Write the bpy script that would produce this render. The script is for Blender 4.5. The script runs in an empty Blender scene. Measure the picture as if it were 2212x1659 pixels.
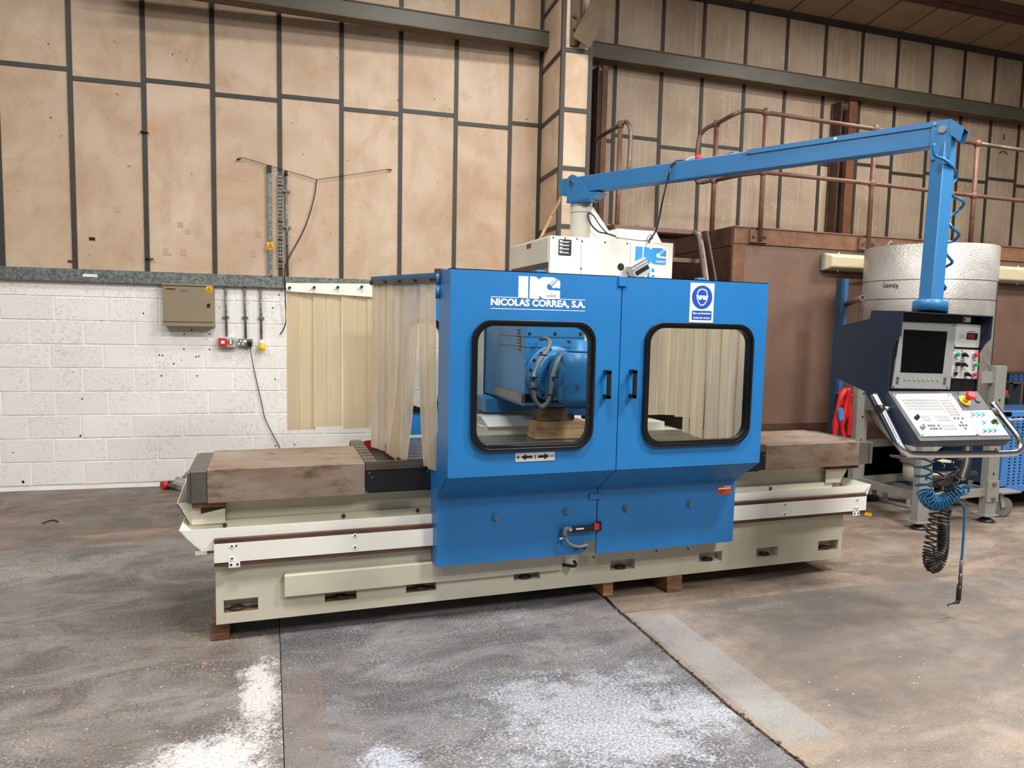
import bpy, bmesh, math, random
from mathutils import Vector as V, Matrix
from mathutils.geometry import tessellate_polygon
random.seed(7)
S = bpy.context.scene
COL = S.collection
# ------------------------------------------------------------------ camera
CAM = V((0, 0, 1.675)); F = 1532.99
CR = V((0.94607982, -0.32319899, 0.02180345))
CU = V((0.00665539, 0.08668782, 0.99621329))
CF = V((0.32386522, 0.94235218, -0.08416461))
cd = bpy.data.cameras.new('camera'); cam = bpy.data.objects.new('camera', cd); COL.objects.link(cam)
cam.matrix_world = Matrix(((CR.x, CU.x, -CF.x, CAM.x), (CR.y, CU.y, -CF.y, CAM.y), (CR.z, CU.z, -CF.z, CAM.z), (0, 0, 0, 1)))
cd.sensor_width = 36; cd.sensor_fit = 'HORIZONTAL'; cd.lens = F / 2212 * 36; cd.clip_start = .05; cd.clip_end = 100
S.camera = cam
# ------------------------------------------------------------------ light
S.view_settings.view_transform = 'Standard'; S.view_settings.look = 'None'
S.view_settings.gamma = 1; S.view_settings.use_curve_mapping = False
S.view_settings.exposure = -0.66
w = bpy.data.worlds.new('world'); S.world = w; w.use_nodes = True
w.node_tree.nodes['Background'].inputs[0].default_value = (1.0, .97, .94, 1)
w.node_tree.nodes['Background'].inputs[1].default_value = 0.20
def lamp(x, y, z, e, sx=1.2, sy=.5, col=(1, .98, .945), aim=None, spread=180):
    l = bpy.data.lights.new('bay_and_fill_light', 'AREA'); l.shape = 'RECTANGLE'; l.size = sx; l.size_y = sy
    l.energy = e; l.color = col; l.spread = math.radians(spread)
    o = bpy.data.objects.new('bay_and_fill_light', l); COL.objects.link(o); o.location = (x, y, z)
    if aim: o.rotation_euler = (V(aim) - V((x, y, z))).to_track_quat('-Z', 'Y').to_euler()
    return o
for (lx, ly, le) in ((4.4, 1.3, 560), (0.4, 1.8, 330), (-3.8, 2.4, 260), (8.6, 3.0, 420), (4.2, -2.6, 260), (-1.6, -2.6, 200), (-2.6, 5.0, 90), (1.6, 5.0, 150), (6.6, 5.0, 200)):  # high bays; rear row added to brighten back walls and machine interior
    lamp(lx, ly, 5.6, le)
lamp(3.4, -.8, 5.0, 150, 1.0, .5, aim=(1.8, 5.2, .9), spread=150)  # added fill lamp aimed at the machine front, not a high-bay fitting
# ------------------------------------------------------------------ projection helpers: real planes, real depths
def ray(x, y): return CF * F + CR * (x - 1106) - CU * (y - 829.5)
def pY(x, y, Y): d = ray(x, y); return CAM + d * (Y / d.y)
def pX(x, y, X): d = ray(x, y); return CAM + d * (X / d.x)
def pZ(x, y, z): d = ray(x, y); return CAM + d * ((z - CAM.z) / d.z)
def pP(x, y, P, n): d = ray(x, y); return CAM + d * (((P - CAM).dot(n)) / d.dot(n))
# ------------------------------------------------------------------ materials
def lin(c):
    c = c / 255; return c / 12.92 if c <= .04045 else ((c + .055) / 1.055) ** 2.4
def rgb(r, g, b, k=1.0): return (lin(r) * k, lin(g) * k, lin(b) * k, 1)
class NT:
    def __init__(s, name):
        s.m = bpy.data.materials.new(name); s.m.use_nodes = True; s.t = s.m.node_tree
        s.b = s.t.nodes['Principled BSDF']; s.out = s.t.nodes['Material Output']
        tc = s.t.nodes.new('ShaderNodeTexCoord'); s.co = tc.outputs['Object']; s.gen = tc.outputs['Generated']
    def n(s, typ, **kw):
        nd = s.t.nodes.new(typ)
        for k, v in kw.items(): setattr(nd, k, v)
        return nd
    def L(s, a, b): s.t.links.new(a, b)
    def mapping(s, sc, co=None, loc=(0, 0, 0)):
        mp = s.n('ShaderNodeMapping'); mp.inputs['Scale'].default_value = sc; mp.inputs['Location'].default_value = loc
        s.L(co or s.co, mp.inputs[0]); return mp.outputs[0]
    def noise(s, scale, detail=6, rough=.6, co=None, sc=None, dist=0, loc=(0, 0, 0)):
        nd = s.n('ShaderNodeTexNoise'); nd.inputs['Scale'].default_value = scale; nd.inputs['Detail'].default_value = detail
        nd.inputs['Roughness'].default_value = rough; nd.inputs['Distortion'].default_value = dist
        s.L(s.mapping(sc or (1, 1, 1), co, loc), nd.inputs['Vector']); return nd.outputs['Fac']
    def ramp(s, fac, a, b, ca=0, cb=1):
        r = s.n('ShaderNodeMapRange'); r.inputs[1].default_value = a; r.inputs[2].default_value = b
        r.inputs[3].default_value = ca; r.inputs[4].default_value = cb; s.L(fac, r.inputs[0]); return r.outputs[0]
    def mix(s, fac, a, b):
        m = s.n('ShaderNodeMix', data_type='RGBA')
        if isinstance(fac, (int, float)): m.inputs[0].default_value = fac
        else: s.L(fac, m.inputs[0])
        for i, v in ((6, a), (7, b)):
            if isinstance(v, tuple): m.inputs[i].default_value = v
            else: s.L(v, m.inputs[i])
        return m.outputs[2]
    def mth(s, op, a, b=None):
        m = s.n('ShaderNodeMath', operation=op)
        for i, v in ((0, a), (1, b)):
            if v is None: continue
            if isinstance(v, (int, float)): m.inputs[i].default_value = v
            else: s.L(v, m.inputs[i])
        return m.outputs[0]
    def bump(s, h, st=.3, d=.01):
        b = s.n('ShaderNodeBump'); b.inputs['Strength'].default_value = st; b.inputs['Distance'].default_value = d
        s.L(h, b.inputs['Height']); s.L(b.outputs[0], s.b.inputs['Normal'])
    def set(s, col=None, rough=None, metal=None, spec=None):
        for k, v in (('Base Color', col), ('Roughness', rough), ('Metallic', metal), ('Specular IOR Level', spec)):
            if v is None: continue
            if isinstance(v, (int, float, tuple)): s.b.inputs[k].default_value = v
            else: s.L(v, s.b.inputs[k])
def basic(name, c, rough=.5, metal=0, var=.12, sc=3.0, spots=None, bump=0, spec=None, obrand=0):
    """paint or metal with a soft tonal drift and optional small spots of another colour"""
    t = NT(name); c2 = tuple(v * (1 - var) for v in c[:3]) + (1,); c3 = tuple(min(1, v * (1 + var * .6)) for v in c[:3]) + (1,)
    col = t.mix(t.ramp(t.noise(sc), .35, .65), c2, c3)
    if obrand:
        oi = t.n('ShaderNodeObjectInfo')
        col = t.mix(t.ramp(oi.outputs['Random'], 0, 1, 0, obrand), col, tuple(v * .72 for v in c[:3]) + (1,))
    if spots:
        sc2, th, cs = spots
        col = t.mix(t.ramp(t.noise(sc2, 8, .7, loc=(3, 1, 7)), th, th + .04), col, cs)
    t.set(col, rough, metal, spec)
    if bump: t.bump(t.noise(60, 4), bump, .004)
    return t.m
M = {}
def m_panel():
    t = NT('beige_board'); oi = t.n('ShaderNodeObjectInfo'); r = oi.outputs['Random']
    a, b = rgb(212, 190, 168), rgb(184, 154, 126)
    off = t.n('ShaderNodeVectorMath', operation='SCALE'); t.L(oi.outputs['Location'], off.inputs[0]); off.inputs['Scale'].default_value = 1
    ad = t.n('ShaderNodeVectorMath', operation='ADD'); t.L(t.co, ad.inputs[0]); t.L(oi.outputs['Location'], ad.inputs[1]); co = ad.outputs[0]
    col = t.mix(t.ramp(t.noise(1.3, 5, .55, co, dist=.6), .38, .68), a, b)
    col = t.mix(t.ramp(t.noise(3.2, 7, .65, co, (1, 1, .5), .4, (5, 2, 1)), .5, .68, 0, .55), col, rgb(184, 152, 122))
    col = t.mix(t.ramp(t.noise(7, 3, .5, co, (1, 1, .25)), .6, .75, 0, .4), col, rgb(214, 190, 165))
    col = t.mix(t.ramp(r, 0, 1, 0, .3), col, rgb(176, 150, 124))
    col = t.mix(t.ramp(t.noise(2.1, 9, .72, co, (1, 1, .8), 1.2, (1, 8, 3)), .52, .68, 0, .5), col, rgb(170, 138, 110))
    col = t.mix(t.ramp(t.noise(1.7, 8, .7, co, (1, 1, .7), .8, (6, 3, 2)), .60, .72, 0, .5), col, rgb(196, 146, 96))
    scr = t.noise(16, 2, .4, co, (1, 1, 9), 2.5)
    col = t.mix(t.ramp(scr, .70, .73, 0, .35), col, rgb(232, 213, 190))
    col = t.mix(t.ramp(t.noise(28, 2, .5, co), .74, .76, 0, .8), col, rgb(60, 40, 28))
    t.set(col, .62, spec=.35); t.bump(t.noise(25, 5, co=co), .12, .01); return t.m
def m_panel2():
    t = NT('grey_beige_board'); oi = t.n('ShaderNodeObjectInfo')
    ad = t.n('ShaderNodeVectorMath', operation='ADD'); t.L(t.co, ad.inputs[0]); t.L(oi.outputs['Location'], ad.inputs[1]); co = ad.outputs[0]
    col = t.mix(t.ramp(t.noise(1.4, 5, .55, co), .35, .65), rgb(176, 156, 134), rgb(146, 124, 102))
    col = t.mix(t.ramp(t.noise(30, 3, .5, co, (1, 1, .03)), .5, .7, 0, .45), col, rgb(192, 174, 152))
    col = t.mix(t.ramp(oi.outputs['Random'], 0, 1, 0, .3), col, rgb(140, 122, 104))
    scr = t.noise(9, 2, .4, co, (1, 1, 1.4), 4)
    col = t.mix(t.ramp(scr, .66, .69, 0, .4), col, rgb(206, 188, 166))
    t.set(col, .6, spec=.35); t.bump(t.noise(25, 5, co=co), .1, .01); return t.m
def m_block():
    t = NT('white_painted_block'); oi = t.n('ShaderNodeObjectInfo')
    ad = t.n('ShaderNodeVectorMath', operation='ADD'); t.L(t.co, ad.inputs[0]); t.L(oi.outputs['Location'], ad.inputs[1]); co = ad.outputs[0]
    g = t.noise(38, 8, .75, co)
    msk = t.ramp(t.noise(2.5, 3, .5, co, loc=(2, 2, 2)), .35, .7)
    col = t.mix(t.ramp(g, .51, .62, 0, .68), rgb(250, 247, 243), rgb(178, 170, 164))
    col = t.mix(msk, rgb(250, 247, 243), col)
    col = t.mix(t.ramp(oi.outputs['Random'], 0, 1, 0, .2), col, rgb(220, 212, 207))
    col = t.mix(t.ramp(t.noise(12, 2, .4, co, loc=(9, 0, 4)), .76, .77), col, rgb(40, 36, 34))
    t.set(col, .7, spec=.25); t.bump(t.noise(55, 8, .8, co=co), .55, .012); return t.m
def m_floor(name, base, dark, light, warm, lam, dam, wam, seed, lsc=16, patch=None):
    """worn concrete: base, oil-dark clouds, warm dust, finely flaked light paint; patch = (x, y, rx, ry, colour, amount)"""
    t = NT(name); z = (seed * 3.7, seed * 1.3, 0)
    sp = t.n('ShaderNodeSeparateXYZ'); t.L(t.co, sp.inputs[0])
    mid = t.noise(2.6, 8, .68, loc=(z[1], z[0], 3), sc=(1, 1.5, 1), dist=.4)
    fine = t.noise(75, 9, .80, loc=z, sc=(1, 1.3, 1)); grit = t.noise(120, 3, .6, loc=z)
    col = t.mix(t.ramp(mid, .38, .62), tuple(min(1, v * 1.12) for v in base[:3]) + (1,), tuple(v * .66 for v in base[:3]) + (1,))
    col = t.mix(t.ramp(t.noise(1.5, 8, .66, loc=(z[0], 5, 2)), .44, .66, 0, wam), col, warm)
    dk = t.mth('ADD', t.noise(1.5, 9, .70, loc=z, sc=(1, 2.0, 1), dist=.7), t.mth('MULTIPLY', t.mth('SUBTRACT', fine, .5), .22))
    col = t.mix(t.ramp(dk, .44, .57, 0, dam), col, dark)
    col = t.mix(t.ramp(t.noise(6, 9, .72, loc=z, sc=(1, 2, 1)), .53, .63, 0, dam * .8), col, dark)
    col = t.mix(t.ramp(fine, .46, .66, .0, .75), col, t.mix(.6, col, light))
    col = t.mix(t.ramp(t.noise(150, 6, .8, loc=z), .34, .48, .6, 0), col, tuple(v * .45 for v in base[:3]) + (1,))
    cov = t.ramp(t.noise(1.4, 7, .65, loc=(z[1], 9, z[0])), .38, .70, 0, lam)
    cl = [(cov, light)]
    for pq in (patch or []):
        px, py, rx, ry, pc, amt = pq[:6]
        dx = t.mth('DIVIDE', t.mth('SUBTRACT', sp.outputs[0], px), rx); dy = t.mth('DIVIDE', t.mth('SUBTRACT', sp.outputs[1], py), ry)
        if len(pq) > 6:   # straight-edged area of worn coating
            d = t.mth('MAXIMUM', t.mth('ABSOLUTE', dx), t.mth('ABSOLUTE', dy))
            d = t.mth('ADD', d, t.mth('MULTIPLY', t.mth('SUBTRACT', t.noise(7, 10, .75, loc=(px, py, 1)), .5), pq[6]))
            msk = t.ramp(d, .94, 1.03, amt, 0); msk = t.mth('MULTIPLY', msk, t.ramp(t.noise(3, 9, .75, loc=(py, px, 1)), .3, .6, .45, 1))
            col = t.mix(msk, col, t.mix(.5, pc, col)); cl.append((t.mth('MULTIPLY', msk, .55), pc)); continue
        d = t.mth('SQRT', t.mth('ADD', t.mth('MULTIPLY', dx, dx), t.mth('MULTIPLY', dy, dy)))
        d = t.mth('ADD', d, t.mth('MULTIPLY', t.mth('SUBTRACT', t.noise(3.5, 11, .82, loc=(px, py, 1)), .5), 3.2))
        cl.append((t.ramp(d, .35, 1.2, amt, 0), pc))
    for cv_, pc in cl:
        f = t.ramp(t.mth('ADD', cv_, t.mth('MULTIPLY', t.mth('SUBTRACT', fine, .5), 2.0)), .42, .78, 0, .85)
        f = t.mth('MULTIPLY', f, t.ramp(cv_, .02, .2))
        col = t.mix(f, col, pc)
    col = t.mix(t.ramp(grit, .38, .66, .3, 0), col, tuple(v * .6 for v in dark[:3]) + (1,))
    col = t.mix(t.ramp(t.noise(60, 3, .6, loc=(1, 2, seed)), .70, .73, 0, .7), col, tuple(min(1, v * 1.3 + .05) for v in light[:3]) + (1,))
    wet = t.noise(1.8, 6, .6, loc=(seed, 7, 1))
    t.set(col, t.ramp(wet, .35, .7, .42, .72), spec=.35); t.bump(t.mth('ADD', fine, t.mth('MULTIPLY', grit, .3)), .35, .006); return t.m
def m_rusty(name, a, b, c, rough=.6, metal=.0, sc=2.0, st=(1, 1, 1), amt=.8):
    t = NT(name)
    col = t.mix(t.ramp(t.noise(sc, 8, .65, sc=st), .38, .62), a, b)
    col = t.mix(t.ramp(t.noise(sc * 3.1, 8, .7, loc=(4, 4, 1), sc=st), .52, .66, 0, amt), col, c)
    t.set(col, rough, metal); t.bump(t.noise(30, 6), .12, .004); return t.m
def m_cream():
    t = NT('cream_paint')
    col = t.mix(t.ramp(t.noise(1.5, 5, .55), .35, .65), rgb(208, 203, 184), rgb(190, 184, 164))
    col = t.mix(t.ramp(t.noise(5, 6, .7, sc=(.25, 1, 3), loc=(1, 5, 2)), .6, .74, 0, .35), col, rgb(176, 166, 140))
    col = t.mix(t.ramp(t.noise(9, 7, .75, loc=(8, 1, 3)), .73, .76, 0, .8), col, rgb(120, 84, 48))
    col = t.mix(t.ramp(t.noise(60, 2, .5), .76, .78, 0, .7), col, rgb(92, 70, 48))
    t.set(col, .42); return t.m
def m_glass():
    t = NT('clear_glass'); t.t.nodes.remove(t.b)
    tr = t.n('ShaderNodeBsdfTransparent'); tr.inputs[0].default_value = (.93, .95, .95, 1)
    gl = t.n('ShaderNodeBsdfGlossy'); gl.inputs['Roughness'].default_value = .03
    fr = t.n('ShaderNodeFresnel'); fr.inputs[0].default_value = 1.35
    mx = t.n('ShaderNodeMixShader'); t.L(fr.outputs[0], mx.inputs[0]); t.L(tr.outputs[0], mx.inputs[1]); t.L(gl.outputs[0], mx.inputs[2])
    t.L(mx.outputs[0], t.out.inputs[0]); return t.m
def m_pvc(name, c, clear, haze, tint=(.75, .8, .82, 1)):
    t = NT(name)
    tr = t.n('ShaderNodeBsdfTransparent'); tr.inputs[0].default_value = tint
    tl = t.n('ShaderNodeBsdfTranslucent')
    d = t.mix(t.ramp(t.noise(9, 6, .7, sc=(1, 1, .12), loc=(2, 7, 1)), .38, .66), c, haze)
    oi = t.n('ShaderNodeObjectInfo'); d = t.mix(t.ramp(oi.outputs['Random'], 0, 1, 0, .45), d, tuple(v * .72 for v in c[:3]) + (1,))
    t.L(d, tl.inputs[0]); t.set(d, .33, 0, .4)
    a = t.n('ShaderNodeMixShader'); a.inputs[0].default_value = .45; t.L(t.b.outputs[0], a.inputs[1]); t.L(tl.outputs[0], a.inputs[2])
    b = t.n('ShaderNodeMixShader'); t.L(t.ramp(t.noise(3.5, 5, .6, sc=(1, 1, .4), loc=(5, 5, 5)), .3, .7, clear * .4, clear), b.inputs[0])
    t.L(a.outputs[0], b.inputs[1]); t.L(tr.outputs[0], b.inputs[2]); t.L(b.outputs[0], t.out.inputs[0]); return t.m
def m_wood(name, a, b, rough=.7):
    t = NT(name)
    g = t.noise(14, 6, .6, sc=(.25, 1.6, 1.6), dist=1.2)
    col = t.mix(t.ramp(g, .4, .62), a, b); col = t.mix(t.ramp(t.noise(2.5, 4), .55, .7, 0, .5), col, tuple(v * .45 for v in b[:3]) + (1,))
    t.set(col, rough); t.bump(g, .3, .004); return t.m
def m_galv():
    t = NT('galvanised_steel'); v = t.n('ShaderNodeTexVoronoi'); v.inputs['Scale'].default_value = 55; t.L(t.co, v.inputs['Vector'])
    s = t.n('ShaderNodeSeparateColor'); t.L(v.outputs['Color'], s.inputs[0])
    col = t.mix(t.ramp(s.outputs[0], 0, 1), rgb(96, 100, 98), rgb(142, 146, 143)); t.set(col, .5, .55); return t.m
M['panel'] = m_panel(); M['panel2'] = m_panel2(); M['block'] = m_block()
M['mortar'] = basic('white_mortar', rgb(252, 249, 246), .8, spots=(30, .66, rgb(120, 110, 104)))
M['strip'] = basic('dull_joint_strip', rgb(62, 58, 52), .55, .15, .15)
M['stripdark'] = basic('dark_joint_strip', rgb(52, 45, 39), .6, .1, .15)
M['galv'] = m_galv()
M['olive'] = basic('olive_steel_paint', rgb(74, 70, 56), .5, .1, .15, spots=(4, .68, rgb(86, 58, 34)))
M['brownsteel'] = m_rusty('brown_dusty_steel', rgb(92, 74, 50), rgb(78, 60, 38), rgb(62, 40, 22), .6)
M['ceil'] = basic('ceiling_board', rgb(150, 128, 102), .65, 0, .1)
M['cream'] = m_cream()
M['white'] = basic('white_sheet_paint', rgb(232, 230, 220), .35, 0, .04, spots=(9, .76, rgb(190, 182, 160)))
M['creamdull'] = basic('dull_cream_cover', rgb(196, 193, 180), .45, 0, .06)
M['blue'] = basic('blue_paint', rgb(30, 112, 176), .38, 0, .06, spots=(13, .80, rgb(120, 160, 190)), bump=.05)
M['blue2'] = basic('blue_paint_arm', rgb(46, 108, 158), .36, 0, .07)
M['bluehead'] = basic('blue_cast_paint', rgb(36, 112, 166), .38, 0, .1)
M['bellow'] = m_rusty('rust_tinted_steel_cover', rgb(156, 140, 126), rgb(128, 106, 90), rgb(104, 78, 56), .42, .3, 3.0, (.6, 1, 1.6), .8)
M['steel'] = basic('dull_steel', rgb(122, 118, 112), .38, .7, .15)
M['table'] = m_rusty('machined_table_steel', rgb(148, 142, 134), rgb(120, 112, 104), rgb(96, 80, 66), .3, .75, 3)
M['tableside'] = m_rusty('table_side_steel', rgb(112, 104, 96), rgb(84, 74, 66), rgb(120, 110, 100), .45, .5, 6, (.2, 1, 5))
M['slot'] = basic('dark_slot', rgb(40, 36, 34), .6)
M['black'] = basic('black_paint', rgb(16, 16, 18), .45, 0, .2, spots=(30, .74, rgb(80, 80, 80)))
M['blackplastic'] = basic('black_plastic', rgb(20, 20, 22), .38)
M['rubber'] = basic('glossy_black_rubber', rgb(14, 14, 15), .28, 0, .2)
M['hoseblack'] = basic('black_hose', rgb(40, 38, 37), .38)
M['hosegrey'] = basic('grey_rubber_hose', rgb(84, 86, 86), .4)
M['chrome'] = basic('polished_chrome', rgb(228, 228, 232), .2, 1, .02)
M['bolt'] = basic('bolt_steel', rgb(128, 124, 118), .35, .8)
M['navy'] = basic('navy_console_paint', rgb(26, 34, 50), .5, 0, .12, spots=(40, .78, rgb(70, 78, 90)), bump=.1)
M['darkgrey'] = basic('dark_console_grey', rgb(72, 73, 78), .5, 0, .2, 40)
M['silver'] = basic('silver_panel', rgb(202, 203, 202), .38, .25, .03)
M['bezel'] = basic('grey_screen_bezel', rgb(150, 152, 152), .42, .2, .04)
M['screen'] = basic('dark_screen_glass', rgb(8, 9, 10), .16, 0, .1, spec=.2)
M['glass'] = m_glass()
M['pvc'] = m_pvc('yellowed_pvc', rgb(232, 212, 180), .15, rgb(188, 180, 168))
M['pvcpale'] = m_pvc('pale_yellowed_pvc', rgb(232, 214, 176), .10, rgb(216, 202, 172), (.9, .86, .74, 1))
M['pvcedge'] = basic('pvc_cut_edge', rgb(232, 200, 156), .4)
M['rust'] = m_rusty('red_brown_plate', rgb(118, 92, 78), rgb(106, 80, 66), rgb(124, 94, 72), .62, 0, 1.1, (1, 1, 1), .5)
M['rustbeam'] = m_rusty('rusty_channel', rgb(122, 86, 62), rgb(100, 66, 44), rgb(134, 84, 48), .65, 0, 4, (1, 1, 1), .7)
M['rustdark'] = m_rusty('dark_rusty_steel', rgb(84, 58, 46), rgb(60, 38, 28), rgb(92, 58, 36), .65, 0, 3)
M['rail'] = m_rusty('rusty_handrail', rgb(122, 88, 74), rgb(104, 70, 56), rgb(86, 56, 44), .5, .1, 5)
M['railgrey'] = m_rusty('worn_grey_handrail', rgb(128, 118, 106), rgb(100, 84, 72), rgb(84, 66, 54), .4, .4, 5)
M['columnrust'] = m_rusty('orange_rust_column', rgb(112, 66, 34), rgb(88, 48, 26), rgb(64, 38, 26), .65, 0, 2)
M['greystand'] = basic('grey_stand_paint', rgb(142, 142, 136), .45, .1, .08, spots=(18, .74, rgb(90, 86, 80)))
M['timber'] = m_wood('old_timber', rgb(132, 98, 66), rgb(84, 58, 38))
M['timberpale'] = m_wood('pale_timber', rgb(196, 160, 116), rgb(142, 108, 74))
M['timberdark'] = basic('crumbly_joint_filler', rgb(84, 70, 56), .8, 0, .5, 40)
M['tape'] = basic('brown_tape', rgb(188, 158, 126), .5, 0, .1)
M['postblue'] = basic('post_blue_paint', rgb(50, 92, 146), .45, 0, .12, spots=(20, .68, rgb(150, 160, 170)))
M['postside'] = basic('post_side_teal', rgb(28, 58, 80), .5, 0, .12)  # darker tone for the side piece of the blue post
M['red'] = basic('red_plastic', rgb(206, 38, 40), .35)
M['redpaint'] = basic('dark_red_paint', rgb(128, 26, 32), .4, 0, .2, spots=(14, .6, rgb(90, 70, 66)))
M['sling'] = basic('red_sling_webbing', rgb(196, 26, 30), .5, 0, .25, 14)
M['yellow'] = basic('yellow_plastic', rgb(236, 196, 20), .4)
M['signyellow'] = basic('warning_yellow', rgb(244, 176, 20), .5, 0, .02)
M['green'] = basic('green_button', rgb(28, 150, 84), .35)
M['cyan'] = basic('pale_blue_button', rgb(96, 186, 216), .25, 0, .05)
M['orange'] = basic('orange_key', rgb(240, 130, 84), .4)
M['keygrey'] = basic('grey_key', rgb(150, 150, 148), .45)
M['keydark'] = basic('dark_key', rgb(70, 70, 72), .45)
M['labelred'] = basic('orange_red_label', rgb(214, 72, 26), .45)
M['print'] = basic('white_print', rgb(240, 240, 238), .4, 0, .01)
M['printdark'] = basic('dark_print', rgb(22, 24, 28), .5, 0, .01)
M['printblue'] = basic('blue_print', rgb(26, 76, 168), .4, 0, .02)
M['logoblue'] = basic('logo_blue_print', rgb(58, 146, 208), .4, 0, .03)
M['khaki'] = basic('khaki_enclosure_paint', rgb(142, 130, 106), .42, 0, .05)
M['socketgrey'] = basic('grey_socket_box', rgb(120, 121, 119), .45, .2)
M['cabblue'] = basic('light_blue_cabinet_paint', rgb(72, 128, 196), .42, 0, .06)
M['cabdark'] = basic('dark_blue_cabinet_paint', rgb(38, 70, 110), .5, 0, .08)
M['hoseblue'] = basic('blue_air_hose', rgb(24, 110, 160), .28)
M['lampglass'] = basic('dusty_lamp_cover', rgb(196, 184, 150), .35, 0, .08, 3)
def m_quilt():
    t = NT('embossed_foil_cladding'); v = t.n('ShaderNodeTexVoronoi'); v.inputs['Scale'].default_value = 90; t.L(t.co, v.inputs['Vector'])
    col = t.mix(t.ramp(t.noise(1.6, 6, .6), .38, .66), rgb(196, 192, 186), rgb(168, 162, 156))
    t.set(col, t.ramp(t.noise(2.5, 5), .35, .65, .32, .55), .55)
    h = t.mth('ADD', t.mth('MULTIPLY', v.outputs['Distance'], .5), t.mth('MULTIPLY', t.noise(3, 5, .6, dist=1.5), 1.0)); t.bump(h, .25, .015); return t.m
M['foil'] = m_quilt()
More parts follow.
